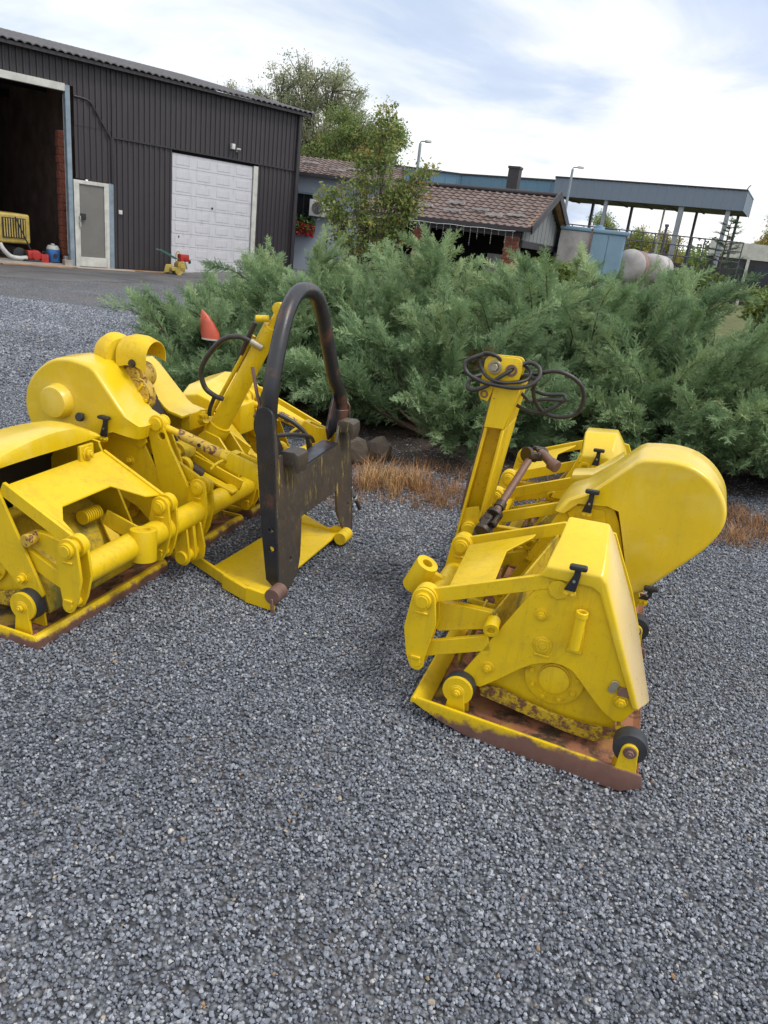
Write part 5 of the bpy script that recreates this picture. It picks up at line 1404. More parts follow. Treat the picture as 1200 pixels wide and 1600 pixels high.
# ------------------------------------------------------------------ grey house behind the shed
t = MT('house_render'); v = t.coord('Object'); t.set(t.mix(t.noise(v, 1.5, 5, .6), (0.33, 0.38, 0.46), (0.38, 0.43, 0.50)), .9)
simple('dark_glass', (0.018, 0.02, 0.024), 0.12, var=.2)
t = MT('roof_tile'); v = t.coord('Object')
c = t.mix(t.ramp(t.noise(v, 2.5, 6, .65), [(.4, 0), (.65, 1)]), (0.125, 0.088, 0.078), (0.20, 0.155, 0.142)); c = t.mix(t.ramp(t.noise(v, 14, 5, .7), [(.5, 0), (.7, .5)]), c, (.10, .07, .06)); t.set(c, .8); t.bump(t.noise(v, 60, 4), .2, .004)
simple('flower_red', (0.42, 0.02, 0.015), .6, var=.5, scale=20)
simple('leaf_green', (0.07, 0.14, 0.03), .6, var=.5, scale=12)
def tiled_roof(root, x0, x1, y0, z0, y1, z1, rows, name='roof_tiles', wl=.22, h=.026):
    """courses of interlocking tiles: wavy strips, each lapping over the one below"""
    m = MB(); n = int((x1 - x0) / wl * 6)
    sl_ = Vector((0, y1 - y0, z1 - z0)); up_ = Vector((0, -(z1 - z0), y1 - y0)).normalized()
    for r_ in range(rows):
        a = Vector((0, y0, z0)) + sl_ * (r_ / rows); b = Vector((0, y0, z0)) + sl_ * ((r_ + 1.08) / rows)
        off = rnd.uniform(-.01, .01)
        A_, B2, C_2 = [], [], []
        for i in range(n + 1):
            x = x0 + (x1 - x0) * i / n
            wv = h * .55 * (math.cos(2 * math.pi * (x - x0 + off) / wl) + .35 * math.cos(4 * math.pi * (x - x0 + off) / wl))
            A_.append(Vector((x, 0, 0)) + a + up_ * (wv + h)); B2.append(Vector((x, 0, 0)) + b + up_ * (wv - .002)); C_2.append(Vector((x, 0, 0)) + a + up_ * (wv - .01))
        k = n + 1
        m.add(A_ + B2 + C_2, [(i, i + 1, k + i + 1, k + i) for i in range(n)] + [(2 * k + i, 2 * k + i + 1, i + 1, i) for i in range(n)])
    o = m.build(name, 'roof_tile', root, flat=True); o['kind'] = 'stuff'; return o
HS = thing('grey_house', 'pale blue-grey rendered house with brown tiled roof behind the shed', 'house', (-1.0, 27.0, 0), R(2.5))
m = MB(); m.plate([(-6.5, -.2), (.0, -.2), (.0, 3.30), (-6.5, 3.30)], .0, .25, holes=[[(-3.30, 1.78), (-2.62, 1.78), (-2.62, 2.66), (-3.30, 2.66)]]); m.box((-.25, .25, -.2), (0, 5, 3.3)); m.build('wall', 'house_render', HS)
m = MB(); m.plate([(0, 0)] + [], 0, 0) if False else None
m = MB(); m.add([(-.001, .25, 3.30), (-.001, 5, 3.30), (-.001, 2.6, 4.02)], [(0, 1, 2)]); m.build('gable', 'house_render', HS)
m = MB(); m.box((-3.34, -.04, 1.72), (-2.58, .03, 1.78)); m.box((-3.34, -.03, 2.66), (-2.58, .03, 2.72)); m.box((-2.64, -.03, 1.78), (-2.58, .03, 2.66)); m.box((-3.34, -.03, 1.78), (-3.28, .03, 2.66)); wn = m.build('window', 'frame_bluegrey', HS)
m = MB(); m.box((-3.30, .10, 1.78), (-2.62, .13, 2.66)); m.build('pane', 'dark_glass', wn); m = MB(); m.box((-2.98, .06, 1.78), (-2.94, .10, 2.66)); m.build('mullion', 'dark_metal', wn)
tiled_roof(HS, -6.6, .35, -.35, 3.27, 2.6, 4.02, 9)
m = MB(); m.bar((-6.6, -.38, 3.26), (.35, -.38, 3.26), .07, .10); m.build('gutter', 'trim_dark', HS)
m = MB(); m.bar((.36, -.36, 3.28), (.36, 2.6, 4.06), .04, .16); m.bar((.36, 2.6, 4.06), (.36, 5.3, 3.3), .04, .16); m.build('verge_board', 'trim_dark', HS)
m = MB(); m.add([(-6.6, 2.6, 4.02), (.35, 2.6, 4.02), (.35, 5.3, 3.25), (-6.6, 5.3, 3.25)], [(0, 1, 2, 3)]); m.build('rear_roof', 'roof_tile', HS, flat=True)
for i_, (a, b) in enumerate(((-2.2, .25), (-1.6, .42), (-4.6, .3), (-3.2, .5))):
    m = MB(); yy = -.35 + 2.95 * b; zz = 3.27 + .75 * b + .07; m.box((a, yy, zz), (a + .55, yy + .10, zz + .05)); m.build('snow_guard', 'pale_grey', HS)
m = MB(); m.cyl((-2.06, -.04, .1), (-2.06, -.04, 1.95), .022, 8); m.build('cable', 'dark_metal', HS)
ac = thing('air_conditioner', 'white air conditioner unit on the grey house wall', 'air conditioner', (-3.35, 26.85, 2.0), R(2.5))
m = MB(); m.box((-.36, -.26, 0), (.36, 0, .52)); m.build('casing', 'white_plastic', ac, .015, 2)
m = MB(); m.cyl((-.08, -.268, .26), (-.08, -.26, .26), .20, 24); m.build('fan_recess', 'dark_metal', ac)
m = MB()
for k in range(5): m.tubecyl((-.08, -.285, .26), (-.08, -.272, .26), .04 + .035 * k, .034 + .035 * k, 20)
m.build('fan_grille', 'pale_grey', ac)['kind'] = 'stuff'
m = MB(); m.bar((-.28, -.13, -.03), (-.28, .03, -.03), .03, .03); m.bar((.28, -.13, -.03), (.28, .03, -.03), .03, .03); m.build('bracket', 'pale_grey', ac)
def leafcloud(n, fn, size, seed):
    r_ = np.random.RandomState(seed); V = np.zeros((n * 4, 3)); 
    P_ = np.array([fn(r_) for _ in range(n)])
    A_ = r_.normal(size=(n, 3)); A_ /= np.linalg.norm(A_, axis=1)[:, None]
    B3 = np.cross(A_, r_.normal(size=(n, 3))); B3 /= np.linalg.norm(B3, axis=1)[:, None]
    s_ = size * r_.uniform(.6, 1.3, (n, 1))
    V[0::4] = P_ - A_ * s_; V[1::4] = P_ + B3 * s_ * .5; V[2::4] = P_ + A_ * s_; V[3::4] = P_ - B3 * s_ * .5
    return V, np.arange(n * 4).reshape(n, 4)
def cloudobj(name, n, fn, size, seed, mat, parent):
    V, Fq = leafcloud(n, fn, size, seed); me_ = npmesh(name, V, Fq, [MATS[mat]]); o = bpy.data.objects.new(name, me_); col.objects.link(o); o.parent = parent; return o
fb = thing('flower_box', 'window box of red geraniums under the grey house window', 'flower box', (-3.92, 26.78, 1.45), R(2.5))
m = MB(); m.box((-.40, -.12, .0), (.40, .10, .20)); m.build('box', 'brick_red', fb, .01, 1)
cloudobj('flowers', 420, lambda r_: (r_.uniform(-.42, .42), r_.uniform(-.28, .02), r_.uniform(-.12, .30)), .05, 3, 'flower_red', fb)['kind'] = 'stuff'
cloudobj('leaves', 420, lambda r_: (r_.uniform(-.44, .44), r_.uniform(-.26, .05), r_.uniform(.1, .62) * r_.rand() ** .4), .055, 4, 'leaf_green', fb)['kind'] = 'stuff'

# ------------------------------------------------------------------ low building with brown tiled roof and fairy lights
GZ = thing('garden_pavilion', 'low open-fronted building with brown tiled gable roof and hanging fairy lights', 'pavilion', (2.48, 19.0, 0), R(-21.8))
GL = 4.35
tiled_roof(GZ, -GL, .30, -.30, 2.15, 2.12, 3.05, 11, wl=.20, h=.026)
m = MB(); m.add([(-GL, 2.12, 3.05), (.30, 2.12, 3.05), (.30, 4.55, 2.15), (-GL, 4.55, 2.15)], [(0, 1, 2, 3)]); m.build('rear_roof', 'roof_tile', GZ, flat=True)
m = MB(); m.cyl((-GL, 2.12, 3.09), (.32, 2.12, 3.09), .065, 10); m.build('ridge_tile', 'trim_dark', GZ)
m = MB(); m.bar((.32, -.34, 2.12), (.32, 2.12, 3.10), .04, .20); m.bar((.32, 2.12, 3.10), (.32, 4.6, 2.12), .04, .20); m.build('verge_board', 'trim_dark', GZ)
m = MB(); m.bar((.22, -.20, 2.16), (.22, 2.12, 3.00), .12, .08); m.bar((.22, 2.12, 3.00), (.22, 4.4, 2.16), .12, .08); m.build('barge_rafter', 'ochre_board', GZ)
m = MB(); m.bar((-GL, -.34, 2.11), (.30, -.34, 2.11), .06, .09); m.build('gutter', 'trim_dark', GZ)
for i_, (a, b) in enumerate(((-2.9, .25), (-2.1, .18), (-1.45, .28), (-1.0, .16), (-3.6, .45), (-.5, .22), (-3.1, .08), (-2.2, .42))):
    m = MB(); yy = -.30 + 2.42 * b; zz = 2.15 + .90 * b + .075; m.box((a, yy, zz), (a + .42, yy + .09, zz + .05)); m.build('snow_guard', 'pale_grey', GZ)
t = MT('grey_boards'); v = t.coord('Object'); t.set(t.mix(t.noise(t.coord('Object', (6, 6, .6)), 3, 6, .7), (0.13, 0.14, 0.15), (.24, .25, .26)), .85)
for k in range(20):       # boarded gable, board by board
    y_ = .02 + k * .21; top = 3.0 - abs(y_ + .1 - 2.12) * .371 - .06
    m = MB(); m.box((.02, y_, 1.86), (.05 + .006 * (k % 2), y_ + .198, top)); m.build('board', 'grey_boards', GZ)
m = MB(); m.bar((.0, .0, 1.80), (.0, 4.2, 1.80), .14, .16); m.bar((-GL, .0, 2.02), (.0, .0, 2.02), .12, .16); m.build('beam', 'trim_dark', GZ)
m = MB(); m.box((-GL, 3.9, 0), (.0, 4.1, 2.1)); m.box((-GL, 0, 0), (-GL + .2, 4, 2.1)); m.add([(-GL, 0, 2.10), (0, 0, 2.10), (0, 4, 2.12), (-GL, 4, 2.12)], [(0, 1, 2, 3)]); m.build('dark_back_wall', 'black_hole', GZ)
br0 = None
for px_, in ((-.18,), (-2.55,)):
    m = MB(); m.box((px_ - .165, -.115, 0), (px_ + .165, .215, 1.94)); m.build('pillar_mortar', 'mortar', GZ)
    for r_ in range(22):
        for (dx_, dy_, rz_) in ((-.085, -.06, 0), (.085, -.06, 0)):
            if br0 is None: m = MB(); m.box((-.080, -.06, -.038), (.080, .06, .038)); br0 = m.build('brick', 'brick_red', GZ, .005, 1); b = br0
            else: b = br0.copy(); col.objects.link(b)
            b.parent = GZ; b.location = (px_ + dx_ + (.02 if r_ % 2 else -.02), -.075, .06 + r_ * .087); 
# chimney
m = MB(); m.box((-.15, -.15, 2.6), (.15, .15, 3.74)); m.box((-.17, -.17, 3.72), (.17, .17, 3.78)); o = m.build('chimney', 'trim_dark', GZ); o.location = (-1.22, 3.0, 0)
# fairy lights: one curtain, many strands
FL = thing('fairy_lights', 'white icicle light strings hanging under the pavilion eave', 'string lights', (2.48, 19.0, 0), R(-21.8))
m = MB(); m.tube([(-GL + .3 + k * .4, -.40, 2.06 - .015 * (k % 2)) for k in range(11)], .006, 5, 2); m.build('wire', 'white_plastic', FL)
for k in range(17):
    x_ = -2.9 + k * .175; ln = (.12, .30, .20, .42, .26, .16, .34)[k % 7]
    m = MB(); m.cyl((x_, -.40, 2.05), (x_ + .01, -.40, 2.05 - ln), .002, 4)
    for j in range(int(ln / .055)): m.cyl((x_, -.40, 2.03 - j * .055), (x_, -.40, 2.018 - j * .055), .007, 5)
    m.build('light_strand', 'pale_grey', FL)['kind'] = 'stuff'
# hanging sheet and wall bits in the pavilion's shade
m = MB(); m.box((-1.35, 2.0, .9), (-.55, 2.05, 1.5)); o = m.build('board_panel', 'pale_grey', GZ)
# white bracket ornament on the pear side
# ------------------------------------------------------------------ blue-grey canopy and warehouse
def clad2(name, c):
    t = MT(name); v = t.coord('Object', (1, 1, 1)); t.set(t.mix(t.noise(v, .5, 4, .6), c, tuple(x * .86 for x in c)), .55)
clad2('canopy_grey', (0.185, 0.235, 0.300)); clad2('canopy_teal', (0.120, 0.235, 0.330)); simple('canopy_under', (0.055, 0.055, 0.065), .8, var=.2)
simple('post_light', (0.26, 0.29, 0.33), .5, var=.15); simple('post_dark', (0.07, 0.075, 0.09), .5, var=.2)
cyaw = math.atan2(-3.1, 6.2)
CP = thing('loading_canopy', 'long flat blue-grey metal canopy on tall posts', 'canopy', (5.09, 31.6, 0), cyaw)
CLn = 6.95
m = MB()
def flat_ribs(m, a, b, z0, z1, y, sg, pit=.33, d=.012):
    pts = []; s_ = a
    while s_ < b - .01:
        pts += [(s_, y), (min(b, s_ + pit * .8), y), (min(b, s_ + pit * .86), y + sg * d), (min(b, s_ + pit * .94), y + sg * d)]; s_ += pit
    pts.append((b, y)); n = len(pts)
    m.add([(p, q, z0) for p, q in pts] + [(p, q, z1) for p, q in pts], [(i, i + 1, n + i + 1, n + i) for i in range(n - 1)])
flat_ribs(m, 0, CLn, 3.86, 4.52, 0, -1); m.build('front_fascia', 'canopy_grey', CP, flat=True)
m = MB(); flat_ribs(m, 0, 2.9, 3.86, 4.52, 0, -1); m.v = [(CLn - b * 1, a, z) for a, b, z in m.v]; m.build('end_fascia', 'canopy_grey', CP, flat=True)
m = MB(); m.box((-.02, .0, 4.50), (CLn + .02, 2.95, 4.54)); m.build('roof_deck', 'canopy_grey', CP)
m = MB(); m.box((0, .05, 3.88), (CLn - .05, 2.9, 3.93)); m.build('soffit', 'canopy_under', CP)
for k in range(7): m = MB(); m.box((.3 + k, .08, 3.845), (.36 + k, 2.85, 3.88)); m.build('cross_beam', 'canopy_under', CP)
m = MB(); m.bar((0, -.02, 4.54), (CLn, -.02, 4.54), .06, .04); m.build('coping', 'trim_dark', CP)
for s_, o_, w_, mt in ((2.10, .15, .12, 'post_light'), (4.86, .15, .17, 'post_light'), (6.46, .15, .14, 'post_light'), (.96, 2.7, .09, 'post_dark'), (2.56, 2.7, .09, 'post_dark'), (5.08, 2.7, .09, 'post_dark'), (6.60, 2.7, .09, 'post_dark'), (3.96, 2.0, .05, 'white_plastic')):
    m = MB(); m.box((s_ - w_ / 2, o_ - .08, 0), (s_ + w_ / 2, o_ + .08, 3.88)); m.box((s_ - w_ / 2 - .08, o_ - .12, 0), (s_ + w_ / 2 + .08, o_ + .12, .03)); m.build('post', mt, CP)
m = MB(); m.tube([(CLn - .05, -.0, 4.54), (CLn, .0, 4.66), (CLn + .05, 0, 4.70)], .02, 6, 2); m.build('finial', 'post_light', CP)
WH = thing('warehouse', 'teal-blue flat-topped warehouse wall behind the brown roofs', 'warehouse', (0, 0, 0), 0)
m = MB()
def wallseg(m, a, b, z0, z1, th=.2):
    a = Vector((*a, 0)); b = Vector((*b, 0)); d = (b - a).normalized(); L_ = (b - a).length; q = MB.mirror
    k = len(m.v); flat_ribs(m, 0, L_, z0, z1, 0, -1, .5, .02)
    nrm = Vector((-d.y, d.x, 0))
    for i in range(k, len(m.v)):
        x, y, z = m.v[i]; p = a + d * x + nrm * y; m.v[i] = (p.x, p.y, z)
wallseg(m, (1.55, 33.8), (5.12, 31.75), 3.0, 4.40); m.build('wall_panel', 'canopy_teal', WH, flat=True)
m = MB(); wallseg(m, (-2.5, 33.3), (1.55, 33.8), 0.0, 4.40); m.build('wall_panel', 'canopy_teal', WH, flat=True)
m = MB(); m.add([(1.55, 33.8, 4.41), (5.12, 31.75, 4.41), (8, 40, 4.41), (-2.5, 42, 4.41), (-2.5, 33.3, 4.41)], [(0, 1, 2, 3, 4)]); m.build('roof', 'canopy_grey', WH, flat=True)
m = MB(); m.bar((-2.5, 33.28, 4.42), (1.55, 33.78, 4.42), .08, .06); m.bar((1.55, 33.78, 4.42), (5.12, 31.73, 4.42), .08, .06); m.build('coping', 'trim_dark', WH)
# ------------------------------------------------------------------ lamps, tanks, rails
def lamp_post(x, y, h, arm, lb, hr=.11, ang=0.0):
    r_ = thing('street_lamp', lb, 'street lamp', (x, y, 0), ang)
    m = MB(); m.cyl((0, 0, 0), (0, 0, h - .08), .07, 12, .045); m.build('pole', 'post_light', r_)
    m = MB(); m.tube([(0, 0, h - .12), (.02, 0, h - .02), (arm * .6, 0, h)], .022, 8, 3); m.build('arm', 'post_light', r_)
    m = MB(); m.loft([[(arm * .45 + (arm * .6) * t_, sy * hr * math.sin(math.pi * min(1, .25 + t_ * .75)) , h + dz) for sy, dz in ((-1, -.03), (1, -.03), (.6, .05), (-.6, .05))] for t_ in (0, .3, .7, 1)]); m.build('lamp_head', 'pale_grey', r_, .01, 1)
    return r_
lamp_post(5.40, 30.0, 4.78, .38, 'slim grey street lamp with a flat head in front of the canopy', .07, R(0))
lamp_post(-.24, 26.2, 4.60, .34, 'street lamp with a round hooded head behind the pear tree', .12, R(10))
simple('tank_blue', (0.20, 0.32, 0.43), .5, var=.12, scale=2); simple('tank_white', (0.38, 0.36, 0.36), .7, var=.3, scale=2.5); simple('tank_rust', (0.20, 0.14, 0.12), .8, var=.4, scale=3)
bt = thing('blue_container', 'pale blue metal container with double doors beside the canopy', 'container', (4.0, 22.2, 0), R(-12))
m = MB(); m.box((0, 0, 0), (1.75, 2.2, 2.36)); m.build('body', 'tank_blue', bt, .01, 1)
m = MB(); m.box((-.05, -.05, 2.36), (1.82, 2.25, 2.46)); m.build('roof_rim', 'tank_blue', bt, .02, 2)
m = MB(); m.box((-.02, -.02, .2), (.80, -.0, 2.34)); m.build('side_panel', 'tank_white', bt)
for a in (.86, 1.30): m = MB(); m.box((a, -.03, .2), (a + .42, .0, 2.32)); m.build('door', 'tank_blue', bt, .006, 1)
m = MB(); m.box((.80, -.05, .0), (.85, -.0, 2.45)); m.build('pipe', 'tank_rust', bt)
m = MB(); m.cyl((1.0, .8, 2.46), (1.0, .8, 2.56), .16, 16); m.cyl((1.0, .8, 2.56), (1.0, .8, 2.60), .09, 12); m.build('vent_cap', 'tank_blue', bt)
for i_, (x, y, r_, lb, mt) in enumerate(((6.02, 22.0, .43, 'pale horizontal tank with rusty barrel, the one touching the blue container', 'tank_rust'), (6.80, 22.6, .39, 'pale horizontal tank end, the one nearer the small conifer', 'tank_white'))):
    tk = thing('storage_tank', lb, 'tank', (x, y, 1.62), R(-62), 'horizontal tanks behind the junipers')
    m = MB(); m.cyl((0, 0, 0), (1.7, 0, 0), r_, 40); tk.rotation_euler = (0, 0, R(64)); m.build('barrel', mt, tk)
    m = MB(); m.loft([[(x_, q_ * r_ * math.cos(R(k * 9)), q_ * r_ * math.sin(R(k * 9))) for k in range(40)] for x_, q_ in ((-.16, .12), (-.155, .45), (-.12, .75), (-.06, .95), (.0, 1.01), (.03, 1.01))]); m.build('end_cap', 'tank_white', tk, .03, 2)
    m = MB(); m.box((.2, -r_, -1.72), (.35, r_, -r_ * .7)); m.box((1.8, -r_, -1.72), (1.95, r_, -r_ * .7)); m.build('cradle', 'concrete', tk)
rl = thing('railing', 'dark green pipe railing running under the canopy', 'railing', (0, 0, 0), 0)
def railrun(a, b, zs, n):
    a = Vector(a); b = Vector(b)
    for z in zs: m = MB(); m.cyl(a + Vector((0, 0, z)), b + Vector((0, 0, z)), .022, 6); m.build('rail', 'post_dark', rl)
    for k in range(n + 1): p = a.lerp(b, k / n); m = MB(); m.cyl(p + Vector((0, 0, 1.2)), p + Vector((0, 0, max(zs))), .020, 6); m.build('post', 'post_dark', rl)
simple('rail_green', (0.05, 0.08, 0.05), .6, var=.3)
railrun((4.4, 27.0, 0), (10.4, 25.5, 0), (2.70, 2.42, 2.10), 16)
pl = thing('platform_deck', 'dark raised deck behind the storage tanks', 'platform', (0, 0, 0), 0)
m = MB(); m.bar((4.4, 27.4, 1.75), (10.4, 25.9, 1.75), .9, .25); m.build('deck', 'trim_dark', pl)
for x in (5, 6.6, 8.2, 9.8): m = MB(); m.cyl((x, 27.1 - (x - 5) * .25, 0), (x, 27.1 - (x - 5) * .25, 1.7), .06, 8); m.build('leg', 'post_dark', pl)
for i_, (x, y, h, lb) in enumerate(((8.15, 26.4, 2.95, 'thin dark pipe standing at the right end of the railing'), (4.85, 28.4, 3.05, 'thin dark pipe left of the street lamp pole'), (5.05, 28.6, 3.2, 'taller of the two thin pipes left of the street lamp'))):
    m = MB(); m.cyl((0, 0, 0), (0, 0, h), .045, 8); m.cyl((0, 0, h), (0, 0, h + .08), .07, 8); o = m.build('vent_pipe', 'post_dark', None); o.location = (x, y, 0); tag(o, lb, 'pipe', 'vent pipes near the canopy')
# far building and parked van-like shapes on the right
fbd = thing('far_building', 'low white and glass building far away at the right edge', 'building', (17.0, 46.0, 0), R(-20))
m = MB(); m.box((0, 0, 0), (9, 6, 3.0)); m.build('wall', 'trim_dark', fbd); m = MB(); m.box((-.1, -.1, 2.75), (9.1, 6, 3.6)); m.build('fascia', 'white_frame', fbd)
w0 = None
for k in range(8):
    if w0 is None: m = MB(); m.box((0, -.06, 1.4), (.85, -.02, 2.5)); w0 = m.build('window', 'dark_glass', fbd); b = w0
    else: b = w0.copy(); col.objects.link(b); b.parent = fbd
    b.location.x = .4 + k * 1.05
m = MB(); m.box((2.0, -1.0, 0), (2.15, -.9, 3.6)); m.build('pylon', 'white_frame', fbd)

# ------------------------------------------------------------------ trees
t = MT('leaf'); at = t.n('ShaderNodeAttribute'); at.attribute_type = 'INSTANCER'; at.attribute_name = 'tint'
c = t.ramp(at.outputs['Fac'], [(0.0, (0.06, 0.095, 0.026)), (0.35, (0.15, 0.215, 0.06)), (0.65, (0.26, 0.33, 0.11)), (0.85, (0.38, 0.37, 0.12)), (1.0, (0.34, 0.22, 0.05))])
t.set(c, .6, spec=.3)
t = MT('leaf_willow'); at = t.n('ShaderNodeAttribute'); at.attribute_type = 'INSTANCER'; at.attribute_name = 'tint'
c = t.ramp(at.outputs['Fac'], [(0.0, (0.11, 0.145, 0.075)), (0.4, (0.24, 0.28, 0.155)), (0.8, (0.39, 0.42, 0.27)), (1.0, (0.47, 0.42, 0.24))])
t.set(c, .6, spec=.3)
t = MT('leaf_dark'); at = t.n('ShaderNodeAttribute'); at.attribute_type = 'INSTANCER'; at.attribute_name = 'tint'
t.set(t.ramp(at.outputs['Fac'], [(0.0, (0.018, 0.032, 0.016)), (1.0, (0.07, 0.11, 0.045))]), .6, spec=.3)
simple('bark', (0.11, 0.085, 0.065), .9, var=.4, scale=8, bump=.5)
def translucent(name, amt):
    m_ = MATS[name]; nt_ = m_.node_tree; b_ = nt_.nodes['Principled BSDF']; o_ = nt_.nodes['Material Output']
    tr = nt_.nodes.new('ShaderNodeBsdfTranslucent'); mx_ = nt_.nodes.new('ShaderNodeMixShader'); mx_.inputs[0].default_value = amt
    nt_.links.new(b_.inputs['Base Color'].links[0].from_socket, tr.inputs['Color'])
    nt_.links.new(b_.outputs[0], mx_.inputs[1]); nt_.links.new(tr.outputs[0], mx_.inputs[2]); nt_.links.new(mx_.outputs[0], o_.inputs['Surface'])
for nm_, am_ in (('leaf', .4), ('leaf_willow', .45), ('juniper_foliage', .22)): translucent(nm_, am_)
def clump_mesh(name, seed, n, lsize, rad, mat, long_=1.0, droop=0.0):
    r_ = np.random.RandomState(seed)
    P_ = r_.normal(size=(n, 3)) * rad * .5; P_[:, 2] *= .8
    D = r_.normal(size=(n, 3)); D[:, 2] -= droop; D /= np.linalg.norm(D, axis=1)[:, None]
    S2 = np.cross(D, r_.normal(size=(n, 3))); S2 /= np.linalg.norm(S2, axis=1)[:, None]
    s_ = lsize * r_.uniform(.6, 1.25, (n, 1))
    V = np.zeros((n * 4, 3)); V[0::4] = P_; V[1::4] = P_ + D * s_ * .5 * long_ + S2 * s_ * .28; V[2::4] = P_ + D * s_ * long_; V[3::4] = P_ + D * s_ * .5 * long_ - S2 * s_ * .28
    return npmesh(name, V, np.arange(n * 4).reshape(n, 4), [MATS[mat]])
CL = {
 'willow': [proto('leaf_clump', clump_mesh('leaf_clump', 50 + i, 56, .13, .60, 'leaf_willow', 1.6, .8)) for i in range(3)],
 'leafy': [proto('leaf_clump', clump_mesh('leaf_clump', 60 + i, 12, .075, .13, 'leaf', 1.1, .3)) for i in range(4)],
 'far': [proto('leaf_clump', clump_mesh('leaf_clump', 70 + i, 60, .20, .60, 'leaf', 1.2, .2)) for i in range(3)],
 'dark': [proto('leaf_clump', clump_mesh('leaf_clump', 80 + i, 50, .10, .22, 'leaf_dark', 2.0, .6)) for i in range(3)],
}
def tree(name, lb, cat, x, y, h, crown, kind, n, seed, trunk_r=.12, stems=1, tint=(.45, .2), z_lo=.3, group=None, limbs=14, clear=.12, csize=1.0):
    """crown: list of (dx, dy, z, rx, rz) lobes; clumps sit at the ends of a real branch structure"""
    r_ = random.Random(seed); root = thing(name, lb, cat, (x, y, 0), 0, group)
    wood = MB(); tips = []
    for (cx_, cy_, cz_, rx_, rz_) in crown:
        bz = h * z_lo * r_.uniform(.6, 1.0)
        base = Vector((cx_ * .12, cy_ * .12, bz)); top = Vector((cx_, cy_, cz_ + rz_ * .5))
        path = smoothpath([base, base.lerp(top, .5) + Vector((r_.uniform(-.1, .1) * rx_, r_.uniform(-.1, .1) * rx_, 0)), top], 6)
        wood.tube(path, trunk_r * .5, 6, 1, False, trunk_r * .10)
        for k in range(limbs):
            u = r_.uniform(.25, 1.0); i0 = int(u * (len(path) - 1)); p = path[i0]
            d = Vector((r_.gauss(0, 1), r_.gauss(0, 1), r_.gauss(.25, .8))).normalized()
            e = Vector((cx_, cy_, cz_)) + Vector((d.x * rx_, d.y * rx_, d.z * rz_)) * r_.uniform(.6, 1.05)
            q = smoothpath([p, p.lerp(e, .5) + Vector((0, 0, .06 * rz_)), e], 4)
            wood.tube(q, trunk_r * .16, 5, 1, False, trunk_r * .04); tips.append(q)
    trunk = MB()
    for s_ in range(stems):
        o_ = Vector((r_.uniform(-.1, .1), r_.uniform(-.1, .1), 0)) * (s_ > 0)
        trunk.tube([o_ + Vector((0, 0, -.1)), o_ + Vector((.02, .01, h * z_lo * .5)), o_ + Vector((.0, .0, h * z_lo))], trunk_r, 10, 4, True, trunk_r * .6)
    trunk.build('trunk', 'bark', root); b_ = wood.build('branches', 'bark', root, flat=True); b_['kind'] = 'stuff'
    pts, rt_, sc2, ti = [], [], [], []
    for k in range(n):
        q = tips[r_.randrange(len(tips))]; u = r_.uniform(.25, 1.0); i0 = min(int(u * (len(q) - 1)), len(q) - 2); p = q[i0].lerp(q[i0 + 1], r_.random())
        p = p + Vector((r_.gauss(0, 1), r_.gauss(0, 1), r_.gauss(-.2, .8))) * clear * (1.2 - .5 * u)
        pts.append(p); rt_.append((r_.uniform(-.5, .5), r_.uniform(-.5, .5), r_.uniform(0, 6.28))); sc2.append(r_.uniform(.6, 1.25) * csize); ti.append(min(1, max(0, r_.gauss(*tint))))
    f_ = scatter('crown', np.array(pts), np.array(rt_), np.array(sc2), np.array(ti), CL[kind], root); f_['kind'] = 'stuff'
    return root
tree('willow_tree', 'tall airy grey-green willow rising behind the shed and house', 'tree', -6.2, 44.0, 10.5,
     [(-.6, 0, 8.6, 1.7, 1.7), (.9, .5, 8.2, 1.9, 1.9), (-2.0, 0, 7.6, 1.6, 1.7), (2.2, 0, 7.0, 1.6, 1.8), (-.3, 0, 5.6, 2.6, 2.0), (2.6, .3, 5.0, 1.8, 1.9), (-2.6, .3, 5.4, 1.9, 1.8), (.6, -.4, 4.2, 2.6, 1.5), (3.4, 0, 6.0, 1.1, 1.3)],
     'willow', 2100, 1, .35, 1, (.58, .22), .22, None, 26, .26, .62)
tree('willow_tree', 'smaller pale willow top showing over the shed roof, left of the tall one', 'tree', -9.8, 46.0, 9.0,
     [(-1.0, 0, 7.4, 1.5, 1.3), (.8, 0, 7.6, 1.4, 1.6), (0, 0, 5.6, 2.4, 1.9), (-2.3, 0, 6.6, 1.2, 1.1)], 'willow', 800, 2, .28, 1, (.72, .2), .25, None, 18, .28, .6)
tree('pear_tree', 'slender young pear tree with sparse leaves in front of the grey house', 'tree', -.62, 11.6, 3.05,
     [(-.05, 0, 2.75, .26, .55), (.15, 0, 2.45, .26, .50), (-.42, 0, 2.20, .36, .36), (.30, .1, 1.95, .34, .40), (-.15, 0, 1.75, .45, .46), (.50, 0, 2.35, .20, .28), (-.70, 0, 2.0, .24, .26), (.10, 0, 1.35, .45, .40), (.66, 0, 2.56, .12, .12), (-.30, 0, 2.62, .16, .26), (.02, 0, 3.15, .10, .25), (-.50, 0, 1.5, .35, .35)],
     'leafy', 900, 3, .028, 3, (.60, .2), .30, None, 14, .055, .74)
tree('round_tree', 'dark green round tree peeping above the house roof beside the willow', 'tree', -3.2, 37.0, 7.2,
     [(-.2, 0, 5.6, 1.6, 1.3), (1.0, 0, 5.0, 1.3, 1.3), (-1.6, 0, 4.6, 1.5, 1.2), (.2, 0, 4.0, 2.0, 1.0), (1.4, 0, 6.0, .9, .8)], 'far', 620, 4, .22, 1, (.48, .18), .3, None, 16, .28, .5)
